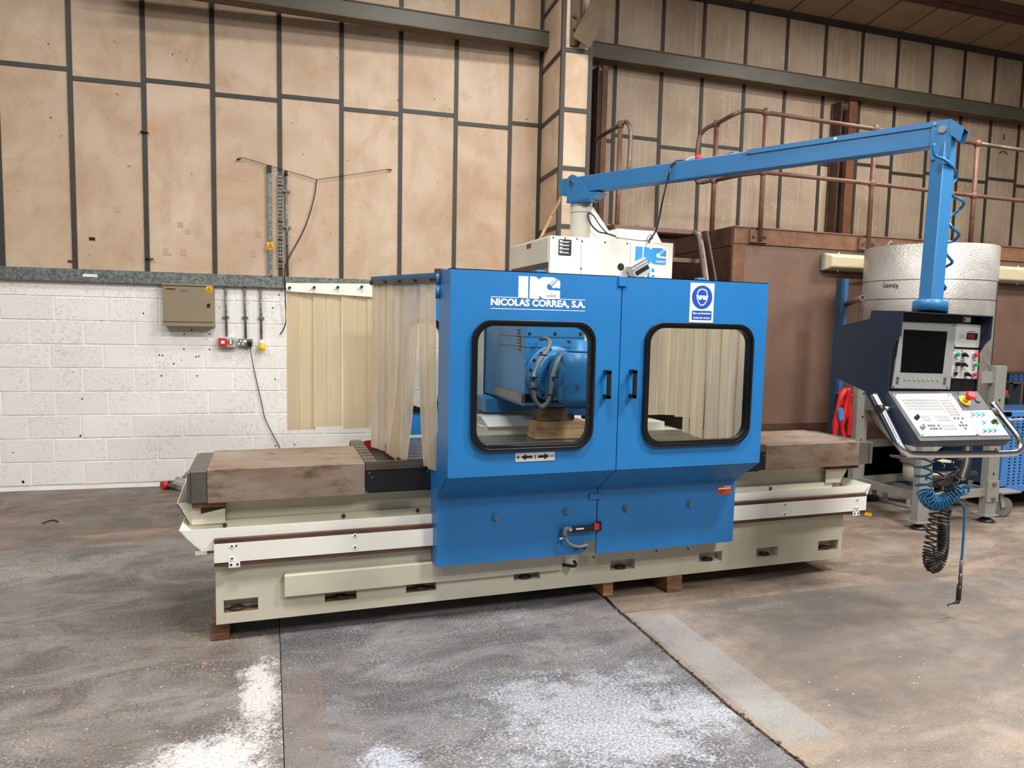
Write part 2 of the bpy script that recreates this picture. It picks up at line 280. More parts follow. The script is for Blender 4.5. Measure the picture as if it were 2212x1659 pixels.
# ------------------------------------------------------------------ mesh builder
WL = {}
class MB:
    def __init__(s): s.v = []; s.f = []; s.sm = []
    def add(s, vs, fs, sm=False):
        o = len(s.v); s.v += [V(p) for p in vs]; s.f += [tuple(i + o for i in f) for f in fs]; s.sm += [sm] * len(fs); return s
    def frame(s, O, ax, ay, az, x0, x1, y0, y1, z0, z1):
        P = [O + ax * x + ay * y + az * z for z in (z0, z1) for x, y in ((x0, y0), (x1, y0), (x1, y1), (x0, y1))]
        return s.add(P, [(3, 2, 1, 0), (4, 5, 6, 7), (0, 1, 5, 4), (1, 2, 6, 5), (2, 3, 7, 6), (3, 0, 4, 7)])
    def box(s, x0, x1, y0, y1, z0, z1):
        return s.frame(V((0, 0, 0)), V((1, 0, 0)), V((0, 1, 0)), V((0, 0, 1)), x0, x1, y0, y1, z0, z1)
    def bar(s, p0, p1, w, h, up=V((0, 0, 1))):
        p0, p1 = V(p0), V(p1); d = (p1 - p0); L = d.length; d.normalize(); sd = d.cross(up)
        if sd.length < 1e-4: sd = d.cross(V((1, 0, 0)))
        sd.normalize(); u = sd.cross(d)
        return s.frame(p0, d, sd, u, 0, L, -w / 2, w / 2, -h / 2, h / 2)
    def hexa(s, P):  # 8 points: bottom loop 4, top loop 4
        return s.add(P, [(3, 2, 1, 0), (4, 5, 6, 7), (0, 1, 5, 4), (1, 2, 6, 5), (2, 3, 7, 6), (3, 0, 4, 7)])
    def slab(s, loops, d):
        """flat polygon (first loop) with holes (other loops), 3D points, extruded by vector d"""
        loops = [[V(p) for p in l] for l in loops]; d = V(d)
        flat = [p for l in loops for p in l]; n = len(flat)
        tris = tessellate_polygon(loops)
        fs = [tuple(t) for t in tris] + [tuple(i + n for i in reversed(t)) for t in tris]
        o = 0
        for l in loops:
            k = len(l)
            for i in range(k): a, b = o + i, o + (i + 1) % k; fs.append((a, b, b + n, a + n))
            o += k
        return s.add(flat + [p + d for p in flat], fs)
    def tube(s, pts, r, seg=8, caps=True, closed=False):
        pts = [V(p) for p in pts]; n = len(pts); rr = r if isinstance(r, (list, tuple)) else [r] * n
        vs = []; fs = []; nrm = None
        for i, p in enumerate(pts):
            if closed: t = (pts[(i + 1) % n] - pts[i - 1])
            else: t = pts[min(i + 1, n - 1)] - pts[max(i - 1, 0)]
            if t.length < 1e-9: t = V((0, 0, 1))
            t.normalize()
            if nrm is None:
                nrm = t.cross(V((0, 0, 1)));
                if nrm.length < .05: nrm = t.cross(V((1, 0, 0)))
            nrm = (nrm - t * nrm.dot(t))
            if nrm.length < 1e-6: nrm = t.orthogonal()
            nrm.normalize(); b = t.cross(nrm)
            for k in range(seg):
                a = 2 * math.pi * k / seg; vs.append(p + (nrm * math.cos(a) + b * math.sin(a)) * rr[i])
        m = n if closed else n - 1
        for i in range(m):
            for k in range(seg):
                k2 = (k + 1) % seg; j = (i + 1) % n
                fs.append((i * seg + k, i * seg + k2, j * seg + k2, j * seg + k))
        s.add(vs, fs, True)
        if caps and not closed:
            o = len(s.v) - len(vs)
            s.f.append(tuple(o + k for k in reversed(range(seg)))); s.sm.append(False)
            s.f.append(tuple(o + (n - 1) * seg + k for k in range(seg))); s.sm.append(False)
        return s
    def cyl(s, p0, p1, r, r1=None, seg=20): return s.tube([p0, p1], [r, r if r1 is None else r1], seg)
    def rings(s, axis0, d, prof, seg=32):
        """lathe: profile of (distance along d, radius) about the axis from axis0"""
        p = V(axis0); d = V(d).normalized(); u = d.orthogonal().normalized(); w_ = d.cross(u); vs = []; fs = []
        for (h, r) in prof:
            for k in range(seg):
                a = 2 * math.pi * k / seg; vs.append(p + d * h + (u * math.cos(a) + w_ * math.sin(a)) * r)
        for i in range(len(prof) - 1):
            for k in range(seg):
                k2 = (k + 1) % seg; fs.append((i * seg + k, i * seg + k2, (i + 1) * seg + k2, (i + 1) * seg + k))
        s.add(vs, fs, True); o = len(s.v) - len(vs)
        s.f.append(tuple(o + k for k in reversed(range(seg)))); s.sm.append(False)
        s.f.append(tuple(o + (len(prof) - 1) * seg + k for k in range(seg))); s.sm.append(False); return s
    def mesh(s, name, mat, off=V((0, 0, 0)), bev=0):
        me = bpy.data.meshes.new(name); me.from_pydata([p - off for p in s.v], [], s.f)
        me.polygons.foreach_set('use_smooth', s.sm)
        bm = bmesh.new(); bm.from_mesh(me); bmesh.ops.recalc_face_normals(bm, faces=bm.faces)
        if bev:
            es = [e for e in bm.edges if len(e.link_faces) == 2 and e.calc_face_angle(0) > .5]
            bmesh.ops.bevel(bm, geom=es, offset=bev, segments=2, profile=.5, affect='EDGES', clamp_overlap=True)
        bm.to_mesh(me); bm.free()
        me.materials.append(M[mat] if isinstance(mat, str) else mat); return me
    def build(s, name, mat, parent=None, bev=0, pivot=None, **tags):
        off = WL.get(parent.name, V((0, 0, 0))) if parent else V((0, 0, 0))
        pv = V(pivot) if pivot is not None else off
        me = s.mesh(name, mat, pv, bev)
        o = bpy.data.objects.new(name, me); COL.objects.link(o); o.parent = parent; o.location = pv - off
        WL[o.name] = pv
        for k, v in tags.items(): o[k] = v
        return o
def empty(name, loc, **tags):
    o = bpy.data.objects.new(name, None); COL.objects.link(o); o.location = loc; o.empty_display_size = .1
    WL[o.name] = V(loc)
    for k, v in tags.items(): o[k] = v
    return o
def thing(name, loc, label, cat, group=None):
    t = dict(label=label, category=cat)
    if group: t['group'] = group
    return empty(name, loc, **t)
def inst(name, me, loc, parent, rot=None, **tags):
    """another object sharing a mesh; loc is in world space"""
    o = bpy.data.objects.new(name, me); COL.objects.link(o); off = WL.get(parent.name, V((0, 0, 0))) if parent else V((0, 0, 0))
    o.parent = parent; o.location = V(loc) - off; WL[o.name] = V(loc)
    if rot is not None: o.rotation_euler = rot
    for k, v in tags.items(): o[k] = v
    return o
def rrect(x0, x1, y0, y1, r, n=6):
    out = []
    for cx, cy, a0 in ((x1 - r, y1 - r, 0), (x0 + r, y1 - r, 90), (x0 + r, y0 + r, 180), (x1 - r, y0 + r, 270)):
        for i in range(n + 1):
            a = math.radians(a0 + 90 * i / n); out.append((cx + r * math.cos(a), cy + r * math.sin(a)))
    return out
def smooth(pts, n=8):
    """Catmull-Rom through points"""
    P = [V(p) for p in pts]; P = [P[0] * 2 - P[1]] + P + [P[-1] * 2 - P[-2]]; out = []
    for i in range(1, len(P) - 2):
        for k in range(n):
            t = k / n; a, b, c, d = P[i - 1:i + 3]
            out.append(.5 * ((2 * b) + (c - a) * t + (2 * a - 5 * b + 4 * c - d) * t * t + (3 * b - a - 3 * c + d) * t ** 3))
    out.append(P[-2]); return out
def text(body, name, mat, parent, O, ax, az, w_, h_, off=0.001, bold=0):
    """flat lettering fitted to a rectangle: O lower left, ax along, az up"""
    cu = bpy.data.curves.new('t', 'FONT'); cu.body = body; cu.size = 1; cu.offset = bold; cu.resolution_u = 3; cu.space_character = 1.0
    ob = bpy.data.objects.new('t', cu); COL.objects.link(ob); dg = bpy.context.evaluated_depsgraph_get(); dg.update()
    me = bpy.data.meshes.new_from_object(ob.evaluated_get(dg)); bpy.data.objects.remove(ob); bpy.data.curves.remove(cu)
    xs = [v.co.x for v in me.vertices]; ys = [v.co.y for v in me.vertices]
    x0, x1, y0, y1 = min(xs), max(xs), min(ys), max(ys); ax, az = V(ax).normalized(), V(az).normalized(); nn = ax.cross(az)
    po = WL.get(parent.name, V((0, 0, 0)))
    for v in me.vertices:
        v.co = V(O) + ax * ((v.co.x - x0) / (x1 - x0) * w_) + az * ((v.co.y - y0) / (y1 - y0) * h_) + nn * off - po
    me.materials.clear(); me.materials.append(M[mat])
    o = bpy.data.objects.new(name, me); COL.objects.link(o); o.parent = parent; WL[o.name] = po; return o
def helix(path, r, turns_fn, n):
    """coil round a path; turns_fn(t) gives cumulative turns"""
    P = smooth(path, 14); L = [0]
    for a, b in zip(P, P[1:]): L.append(L[-1] + (b - a).length)
    T = L[-1]; out = []; nrm = V((1, 0, 0)); j = 0
    for i in range(n + 1):
        t = i / n; d = t * T
        while j < len(P) - 2 and L[j + 1] < d: j += 1
        k = (d - L[j]) / max(1e-9, L[j + 1] - L[j]); p = P[j].lerp(P[j + 1], k); tg = (P[j + 1] - P[j]).normalized()
        nrm = (nrm - tg * nrm.dot(tg)).normalized(); b = tg.cross(nrm); a = 2 * math.pi * turns_fn(t)
        rr = r(t) if callable(r) else r
        out.append(p + (nrm * math.cos(a) + b * math.sin(a)) * rr)
    return out
Z = V((0, 0, 1)); X = V((1, 0, 0)); Yv = V((0, 1, 0))
# ================================================================== SETTING
WY = -0.0714952; P0 = V((-1.62021, 7.68474, 0)); wx = V((math.cos(WY), math.sin(WY), 0)); wn = V((-math.sin(WY), math.cos(WY), 0))
RYW = math.radians(-1); rx = V((math.cos(RYW), math.sin(RYW), 0)); rn = V((-math.sin(RYW), math.cos(RYW), 0))
PR = P0 + wn * .45 + wx * 5.4
def LW(s, z, o=0): return P0 + wx * s - wn * o + Z * z
def RWp(s, z, o=0): return PR + rx * s - rn * o + Z * z
# ---- floor
floor = MB().box(-9, 15, -7, 9.2, -.12, -.02).build('floor', M['slot'], None, kind='structure')
G_ = rgb
fm1 = m_floor('floor_left', G_(128, 121, 116), G_(72, 66, 62), G_(196, 190, 186), G_(144, 128, 116), .42, .85, .35, 1, 24,
              patch=[(-.22, 2.72, .36, .36, G_(232, 229, 226), .8), (-.05, 3.3, .16, .45, G_(222, 218, 215), .8), (-1.4, 5.3, 1.3, .4, G_(186, 176, 168), .55), (-1.3, 3.0, .8, .5, G_(186, 180, 176), .45), (-.1, 2.55, .25, .3, G_(236, 234, 232), .6)])
fm2 = m_floor('floor_middle', G_(124, 121, 120), G_(66, 62, 61), G_(196, 199, 208), G_(142, 124, 114), .55, .8, .45, 2, 26,
              patch=[(.13, 2.2, .09, 1.25, G_(128, 112, 102), .9, .25), (1.35, 2.55, .8, .75, G_(200, 204, 214), .62), (.42, 2.45, .22, .45, G_(198, 204, 218), .7), (.75, 3.25, .5, .3, G_(186, 192, 202), .4)])
fm3 = m_floor('floor_right', G_(146, 132, 120), G_(88, 79, 73), G_(184, 180, 174), G_(168, 146, 126), .25, .5, .75, 3, 20,
              patch=[(3.35, 2.92, 1.0, .66, G_(98, 91, 87), .95, .22), (2.10, 2.88, .125, .66, G_(158, 163, 165), .95, .15), (2.6, 2.30, .35, .05, G_(186, 188, 188), .35), (2.75, 3.45, .6, .08, G_(164, 170, 172), .5)])
fm4 = m_floor('floor_rear_right', G_(146, 132, 120), G_(84, 72, 63), G_(186, 168, 150), G_(176, 150, 128), .3, .6, .8, 4, 20)
fm5 = m_floor('floor_rear', G_(130, 118, 109), G_(78, 68, 62), G_(170, 158, 148), G_(158, 126, 98), .25, .75, .6, 5, 22)
def slabp(x0, x1, y0, y1, mat):
    MB().box(x0, x1, y0, y1, -.10, 0).build('floor_slab', mat, floor)
# slab edges along the long crack wander a little
def slab_poly(pts, mat): MB().slab([[V((x, y, -.1)) for x, y in pts]], (0, 0, .1)).build('floor_slab', mat, floor)
crk = []
for i in range(60):
    y = -7 + i * (5.79 + 7) / 59; crk.append((1.95 + .02 * math.sin(y * 1.7) + random.uniform(-.008, .008) + (.05 if y > 4 else 0) * (y - 4), y))
slab_poly([(-9, -7), (.043, -7), (.043, 5.79), (-9, 5.79)], fm1)
slab_poly([(.047, -7)] + [(x - .006 - random.uniform(0, .008), y) for x, y in crk] + [(.047, 5.79)], fm2)
cr = [(x + .006 + random.uniform(0, .008), y) for x, y in crk]
ja = [p for p in cr if p[1] < 3.56]; jb = [p for p in cr if p[1] >= 3.60]
slab_poly([(15, -7)] + [(15, 3.38), (5.15, 3.52), (3.84, 3.55), (2.65, 3.6), (1.962, 3.585)] + list(reversed(ja)), fm3)
slab_poly([(15, 5.79)] + list(reversed(jb)) + [(1.962, 3.588), (2.65, 3.603), (3.84, 3.552), (5.15, 3.522), (15, 3.382)], fm4)
slab_poly([(-9, 5.792), (15, 5.792), (15, 9.2), (-9, 9.2)], fm5)
mb = MB()
for (x, y) in crk:
    for k in range(14):
        yy = y + random.uniform(0, .21); xx = x + random.uniform(-.012, .012)
        if yy > 3.7 or yy < 1.6: continue
        s = random.uniform(.002, .007); mb.frame(V((xx, yy, -.004)), X, Yv, Z, -s, s, -s, s, 0, random.uniform(.004, .009))
mb.build('joint_filler', 'timberdark', floor, kind='stuff')
# ---- left wall: painted blockwork below, boards above
wl = MB().frame(P0, wx, wn, Z, -7, 4.42, .012, .25, 0, 5.75).build('wall_left', M['mortar'], None, pivot=P0, kind='structure')
BH, BW, J = .2245, .4475, .011
blk = []
for q in range(5):
    b = MB(); jj = [random.uniform(-.003, .003) for _ in range(8)]
    b.frame(V((0, 0, 0)), wx, wn, Z, 0, BW - J, .003, .1, 0, BH - J); blk.append(b.mesh('block', 'block', bev=.005))
    for i, v in enumerate(blk[-1].vertices): v.co += V((random.uniform(-.0015, .0015), random.uniform(-.0015, .0015), random.uniform(-.0015, .0015)))
sref = {0: .0, 1: .22}
for k in range(-1, 9):
    z0 = .0454 + BH * k + .005
    s0 = -.513 + (0 if k % 2 == 0 else .215) - 9 * BW + random.uniform(-.03, .03)
    i = 0
    while s0 + i * BW < 4.35:
        s = s0 + i * BW + .005; i += 1
        if s < -3.4 or (k == -1): continue
        if s + BW > 4.42: continue
        o = inst('block', blk[random.randrange(5)], LW(s, z0), wl)
def board(parent, O, ax, an, s0, s1, z0, z1, mat, th=.02):
    b = MB().frame(V((0, 0, 0)), ax, an, Z, 0, s1 - s0, 0, th, 0, z1 - z0)
    return inst('panel', b.mesh('panel', mat), O + ax * s0 + Z * z0, parent)
verts = [-3.01, -2.42, -1.83, -1.27, -.68, -.09, .526, 1.13, 1.742, 2.335, 2.924, 3.498, 4.085, 4.42]
seam = [3.84, 3.91, 3.84, 3.91, 3.912, 3.836, 3.883, 3.815, 3.86, 3.795, 3.834, 3.76, 3.815]
for i in range(len(verts) - 1):
    a, b, sz = verts[i], verts[i + 1], seam[i]
    board(wl, P0, wx, wn, a, b, 2.06, sz, 'panel'); board(wl, P0, wx, wn, a, b, sz, 5.7, 'panel')
def strips(parent, O, ax, an, vs, sm, z0, z1, mat, wd=.042, th=.012):
    for i, s in enumerate(vs):
        inst('joint_strip', MB().frame(V((0, 0, 0)), ax, an, Z, -wd / 2, wd / 2, -th, .004, 0, z1 - z0).mesh('joint_strip', mat), O + ax * s + Z * z0, parent)
        if i < len(vs) - 1:
            inst('joint_strip', MB().frame(V((0, 0, 0)), ax, an, Z, wd / 2, vs[i + 1] - s - wd / 2, -th * .7, .004, -.02, .02).mesh('joint_strip', mat), O + ax * s + Z * sm[i], parent)
strips(wl, P0, wx, wn, verts, seam, 2.08, 5.7, 'strip')
r = MB().frame(P0, wx, wn, Z, -7, 3.98, -.035, .01, 1.995, 2.1); r.frame(P0, wx, wn, Z, -7, 3.98, -.05, -.03, 1.985, 1.999)
r.build('galvanised_rail', 'galv', wl)
for s in (-.25, .60, 1.55, 1.63, 2.5): MB().cyl(LW(s, 2.05, .033), LW(s, 2.05, .042), .008, seg=8).build('rail_bolt', 'bolt', wl)
for s, z in ((.526, 3.40), (.545, 2.22)):
    MB().tube([LW(s - .03, z, .014), LW(s - .03, z, .03), LW(s + .03, z, .03), LW(s + .03, z, .014)], .008, 6).build('clip', 'blackplastic', wl)
MB().frame(P0, wx, wn, Z, -.02, .10, -.037, -.034, 2.03, 2.055).build('small_sticker', 'print', wl)
# torn tape squares and holes in the boards
for px, py, w_, h_, mt in ((199, 516, .05, .03, 'black'), (390, 485, .05, .05, 'tape'), (405, 500, .04, .05, 'tape'), (254, 452, .05, .06, 'tape'), (358, 544, .045, .06, 'tape'), (397, 545, .05, .06, 'tape'), (558, 505, .05, .06, 'tape'), (547, 548, .05, .06, 'tape'), (153, 565, .05, .025, 'rustdark')):
    c = pP(px, py, P0, wn); d = c - wn * .002
    MB().frame(d, wx, wn, Z, -w_ / 2, w_ / 2, -.001, .002, -h_ / 2, h_ / 2).build('tape_mark', mt, wl)
for hx_, hy_ in ((362, 487), (312, 516), (487, 515), (487, 622), (310, 620), (140, 660), (163, 663), (393, 673), (412, 668), (240, 720), (155, 803), (402, 803), (965, 246), (923, 335), (938, 826), (942, 1286), (1072, 1277), (30, 373)):
    c = pP(300 + hx_ / 3.19, 560 + hy_ / 3.19, P0 - wn * .0, wn); MB().cyl(c + wn * .004, c + wn * .0005, .0075, seg=8).build('drill_hole', 'black', wl)
# ---- steel girts in front of the walls
def girt(name, O, ax, an, s0, s1, ztop, zbot, fr, label, catname='beam', fd=.15):
    t = thing(name, O + ax * s0 + Z * zbot, label, catname, 'steel beams along the walls')
    h = ztop - zbot
    MB().frame(O, ax, an, Z, s0, s1, -fr + .01, -fr + .022, zbot, ztop).build('web', 'olive', t)
    MB().frame(O, ax, an, Z, s0, s1, -fr, -fr + fd, zbot - .008, zbot + .004).build('lower_flange', 'brownsteel', t)
    MB().frame(O, ax, an, Z, s0, s1, -fr, -fr + fd, ztop - .004, ztop + .008).build('upper_flange', 'brownsteel', t)
    return t
GO = V((2.733, 7.122, 0)); e_ = (pP(1188, 90, GO, rn) - GO).dot(rx)
girt('steel_beam', GO, rx, rn, -4.2, e_, 4.702, 4.556, 0, 'olive steel beam running across the left wall boards, ending at the corner pier')
a_ = pP(1282, 89, RWp(0, 0, .22), rn); b_ = pP(1282, 121.5, RWp(0, 0, .22), rn)
g2 = girt('steel_beam', PR, rx, rn, (a_ - PR).dot(rx) - .35, 10, a_.z, b_.z, .22, 'long olive steel beam across the right wall above the handrails')
# ---- corner pier
A = pP(1167, 300, P0, wn); Bc = pP(1212, 300, A, wx); Dc = pP(1270, 300, Bc, wn)
ws = (A - P0).dot(wx); dep = (A - Bc).dot(wn); wid = (Dc - Bc).dot(wx); Bc.z = 0
wm = MB().frame(P0 + wx * ws, wx, wn, Z, .02, wid - .02, -dep + .02, .3, 0, 5.7).build('wall_middle', 'stripdark', None, kind='structure')
js = [pP(1206, y, Bc, wn).z for y in (487.7, 361.7, 234.7, 105.3)]
pt = (js[3] - js[0]) / 3; zz = [js[0] - pt * k for k in (3, 2, 1)] + js + [js[3] + pt]
zz = [0] + zz + [5.7]
for k in range(len(zz) - 1):
    b = MB().frame(V((0, 0, 0)), wx, wn, Z, 0, wid, 0, .02, 0, zz[k + 1] - zz[k]); inst('panel', b.mesh('panel', 'panel'), Bc + Z * zz[k], wm)
    b = MB().frame(V((0, 0, 0)), wx, wn, Z, -.001, .02, 0, dep, 0, zz[k + 1] - zz[k]); inst('panel', b.mesh('panel', 'panel'), Bc + Z * zz[k], wm)
    if k:
        b = MB().frame(V((0, 0, 0)), wx, wn, Z, 0, wid, -.01, .004, -.02, .02); inst('joint_strip', b.mesh('joint_strip', 'strip'), Bc + Z * zz[k], wm)
        b = MB().frame(V((0, 0, 0)), wx, wn, Z, -.011, .003, 0, dep, -.02, .02); inst('joint_strip', b.mesh('joint_strip', 'strip'), Bc + Z * zz[k], wm)
for s, o0, o1 in ((0, -.012, .03), (wid, -.012, .03)):
    inst('joint_strip', MB().frame(V((0, 0, 0)), wx, wn, Z, -.02, .02, o0, o1, 0, 5.7).mesh('joint_strip', 'strip'), Bc + wx * s, wm)
inst('joint_strip', MB().frame(V((0, 0, 0)), wx, wn, Z, -.03, 0, dep - .05, dep, 0, 5.7).mesh('joint_strip', 'stripdark'), Bc, wm)
# ---- right wall
vr = [-.78]
for x in (1326, 1425.5, 1513, 1604, 1692, 1775, 1854, 1931, 2005, 2075, 2141, 2203): vr.append((pP(x, 250, PR, rn) - PR).dot(rx))
for k in range(4): vr.append(vr[-1] + .6)
sr = [3.845, 3.92, 3.845, 3.92, 3.845, 3.92, 3.845, 3.90, 3.835, 3.88, 3.845, 3.906, 3.845, 3.92, 3.845, 3.92]
wr = MB().frame(PR, rx, rn, Z, vr[0], vr[-1], .022, .25, 0, 5.66).build('wall_right', 'stripdark', None, pivot=PR, kind='structure')
for i in range(len(vr) - 1):
    board(wr, PR, rx, rn, vr[i], vr[i + 1], 1.2, sr[i], 'panel2'); board(wr, PR, rx, rn, vr[i], vr[i + 1], sr[i], 5.64, 'panel2')
    board(wr, PR, rx, rn, vr[i], vr[i + 1], 0, 1.2, 'panel2')
strips(wr, PR, rx, rn, vr, sr, 1.2, 5.64, 'stripdark')
MB().frame(PR, rx, rn, Z, vr[0], vr[-1], -.04, .02, 5.59, 5.68).build('eaves_strip', 'stripdark', wr)
for px, py, rot in ((2168, 296, 0), (2162, 329, 60), (2172, 330, -60)):
    c = pP(px, py, PR, rn) - rn * .004; a = math.radians(90 - rot)
    MB().frame(c, rx * math.cos(a) + Z * math.sin(a), rn, Z * math.cos(a) - rx * math.sin(a), -.04, .04, -.001, .002, -.012, .012).build('tape_mark', 'rustdark', wr)
# ---- sloping ceiling (rises towards the room)
sl = .15; cn = V((0, 1, 0))
def CP(s, o, dz=0): return PR + rx * s - rn * o + Z * (5.66 + sl * o + dz)
ce = MB(); ce.hexa([CP(-14, -.3, .03), CP(12, -.3, .03), CP(12, 15, .03), CP(-14, 15, .03), CP(-14, -.3, .15), CP(12, -.3, .15), CP(12, 15, .15), CP(-14, 15, .15)])
ceil = ce.build('ceiling', 'stripdark', None, kind='structure')
for i in range(len(vr) - 1):
    for (o0, o1) in ((.0, 1.9), (1.92, 3.9)):
        b = MB().hexa([CP(vr[i] + .015, o0), CP(vr[i + 1] - .015, o0), CP(vr[i + 1] - .015, o1), CP(vr[i] + .015, o1), CP(vr[i] + .015, o0, .028), CP(vr[i + 1] - .015, o0, .028), CP(vr[i + 1] - .015, o1, .028), CP(vr[i] + .015, o1, .028)])
        b.build('panel', 'ceil', ceil)
t = thing('roof_purlin', CP(0, .6, -.1), 'dark brown steel purlin under the sloping ceiling at top right', 'beam')
b = MB(); b.hexa([CP(-3, .62, -.02), CP(12, .62, -.02), CP(12, .92, -.02), CP(-3, .92, -.02), CP(-3, .62, -.004), CP(12, .62, -.004), CP(12, .92, -.004), CP(-3, .92, -.004)]); b.build('lower_flange', 'rustdark', t)
b = MB(); b.hexa([CP(-3, .74, -.02), CP(12, .74, -.02), CP(12, .76, -.02), CP(-3, .76, -.02), CP(-3, .74, .03), CP(12, .74, .03), CP(12, .76, .03), CP(-3, .76, .03)]); b.build('web', 'rustdark', t)
# ---- steel stanchion and knee brace at the pier
t = thing('roof_brace', Bc + wx * .12 - wn * .1 + Z * 4.3, 'brown steel knee brace rising to the right off the top of the corner pier', 'beam')
c0 = pP(1255, 92, Bc - wn * .12, wn); c1 = pP(1312, -18, Bc - wn * .12, wn); dr = (c1 - c0).normalized()
nb = MB().bar(c0 + dr * .0, c0 + dr * 2.0, .2, .012, up=wn); nb.bar(c0 + wn * .08, c0 + wn * .08 + dr * 2, .012, .12, up=wn)
nb.build('brace_flange', 'brownsteel', t)
q0 = pP(1242, 60, Bc - wn * .03, wn)
MB().frame(V((q0.x, q0.y, 0)), wx, wn, Z, -.04, .05, -.01, .03, c0.z + .0, 5.7).build('stanchion_web', 'brownsteel', t)
MB().frame(V((q0.x, q0.y, 0)), wx, wn, Z, .05, .07, -.06, .03, c0.z + .1, 5.7).build('stanchion_flange', 'brownsteel', t)
for py in (35, 62): c = pP(1242, py, Bc - wn * .05, wn); MB().cyl(c, c - wn * .02, .02, seg=6).build('bolt', 'rustdark', t)
# ---- rusty wall columns behind the plant box
for px0, px1, px2, y, lab in ((1284, 1291, 1307, 300, 'orange-rust steel column beside the corner pier'), (1810, 1830, 1845, 300, 'rusty steel column standing behind the handrails under the long beam')):
    a0 = pP(px0, y, RWp(0, 0, .16), rn); a1 = pP(px2, y, RWp(0, 0, .16), rn); s0, s1 = (a0 - PR).dot(rx), (a1 - PR).dot(rx)
    t = thing('rusty_column', RWp(s0, 0, .1), lab, 'column', 'rusty wall columns')
    MB().frame(PR, rx, rn, Z, (s0 + s1) / 2, s1, -.19, -.17, 0, 4.62).build('outer_flange', 'columnrust', t)
    MB().frame(PR, rx, rn, Z, s0 + .02, s0 + .035, -.17, -.03, 0, 4.62).build('web', 'rustdark', t)
    MB().frame(PR, rx, rn, Z, s0, s1, -.03, -.014, 0, 4.62).build('inner_flange', 'rustdark', t)
# ================================================================== WALL FITTINGS (left wall)
def onW(x, y, o=0): return pP(x, y, P0 - wn * o, wn)
def wbox(mb, x0, y0, x1, y1, d, o=0.0):
    """box on the left wall from two opposite photo corners on its front face"""
    a = onW(x0, y0, o + d); b = onW(x1, y1, o + d)
    sa, sb = sorted(((a - P0).dot(wx), (b - P0).dot(wx))); za, zb = sorted((a.z, b.z))
    mb.frame(P0, wx, wn, Z, sa, sb, -o - d, -o, za, zb); return sa, sb, za, zb
t = thing('distribution_board', onW(406, 710), 'khaki metal electrical enclosure on the white block wall under the grey rail', 'electrical box')
mb = MB(); sa, sb, za, zb = wbox(mb, 351, 614, 461, 703, .13); mb.build('body', 'khaki', t, bev=.004)
MB().frame(P0, wx, wn, Z, sa + .003, sb - .003, -.14, -.13, za + .03, zb - .02).build('door', 'khaki', t, bev=.003)
MB().frame(P0, wx, wn, Z, sa - .004, sb + .004, -.143, 0, za - .012, za + .006).build('bottom_lip', 'khaki', t)
MB().frame(P0, wx, wn, Z, sa - .004, sb + .004, -.143, 0, zb - .006, zb + .012).build('top_lip', 'khaki', t)
c = onW(450.5, 660, .142); MB().frame(c, wx, wn, Z, -.014, .014, -.002, .004, -.018, .018).build('lock', 'black', t)
def warn(parent, cpos, ax, an, w_):
    h = w_ * 1.2
    s = MB().frame(cpos, ax, an, Z, -w_ / 2, w_ / 2, -.001, .001, -h / 2, h / 2).build('warning_sticker', 'signyellow', parent, label='yellow electrical warning sticker')
    tri = [cpos - an * .0015 + ax * (w_ * x) + Z * (w_ * y) for x, y in ((-.40, -.18), (.40, -.18), (0, .48))]; tin = [cpos - an * .0015 + ax * (w_ * x) + Z * (w_ * y) for x, y in ((-.28, -.11), (.28, -.11), (0, .33))]
    MB().slab([tri, tin], -an * .0005).build('triangle', 'printdark', s)
    bolt = [cpos - an * .002 + ax * (w_ * x) + Z * (w_ * y) for x, y in ((.03, .26), (-.09, .06), (0, .07), (-.05, -.08), (.09, .11), (0, .10))]
    MB().slab([bolt], -an * .0005).build('lightning_mark', 'printdark', s)
    rc = [cpos - an * .0015 + ax * (w_ * x) + Z * (w_ * y) for x, y in ((-.38, -.52), (.38, -.52), (.38, -.26), (-.38, -.26))]; ri = [cpos - an * .0015 + ax * (w_ * x) + Z * (w_ * y) for x, y in ((-.32, -.47), (.32, -.47), (.32, -.31), (-.32, -.31))]
    MB().slab([rc, ri], -an * .0005).build('text_box', 'printdark', s)
warn(t, onW(452, 626, .142), wx, wn, .055)
c = onW(357.5, 624.5, .142); MB().frame(c, wx, wn, Z, 0, .09, -.001, .001, -.004, 0).build('red_label_line', 'red', t)
MB().frame(onW(357.5, 624.5, .142), wx, wn, Z, .004, .085, -.001, .001, .003, .009).build('label_print', 'printdark', t)
text('Alow', 'scrawled_note', 'socketgrey', t, onW(388, 629, .142), wx, Z, .08, .022)
# three conduits each with its fitting
def conduit(parent, x0, y0, x1, y1, r=.0125):
    a, b = onW(x0, y0, .025), onW(x1, y1, .025); MB().cyl(a, b, r, seg=10).build('conduit', 'galv', parent)
def saddle(parent, x, y):
    c = onW(x, y, .015); MB().frame(c, wx, wn, Z, -.03, .03, -.012, .012, -.008, .008).build('saddle_clip', 'galv', parent, bev=.002)
t = thing('socket_outlet', onW(490, 752), 'grey wall socket with round red industrial inlet and rotary switch', 'socket', 'wall sockets under the conduits')
conduit(t, 487, 618, 489.5, 727); saddle(t, 488, 685)
mb = MB(); wbox(mb, 470.5, 728, 508.5, 750.5, .07); mb.build('socket_box', 'silver', t, bev=.006)
c = onW(482, 739, .07); MB().frame(c, wx, wn, Z, -.038, .038, -.02, 0, -.04, .04).build('red_inlet', 'red', t, bev=.008)
MB().frame(c - wn * .02, wx, wn, Z, -.016, .016, -.003, 0, -.014, .014).build('inlet_label', 'print', t)
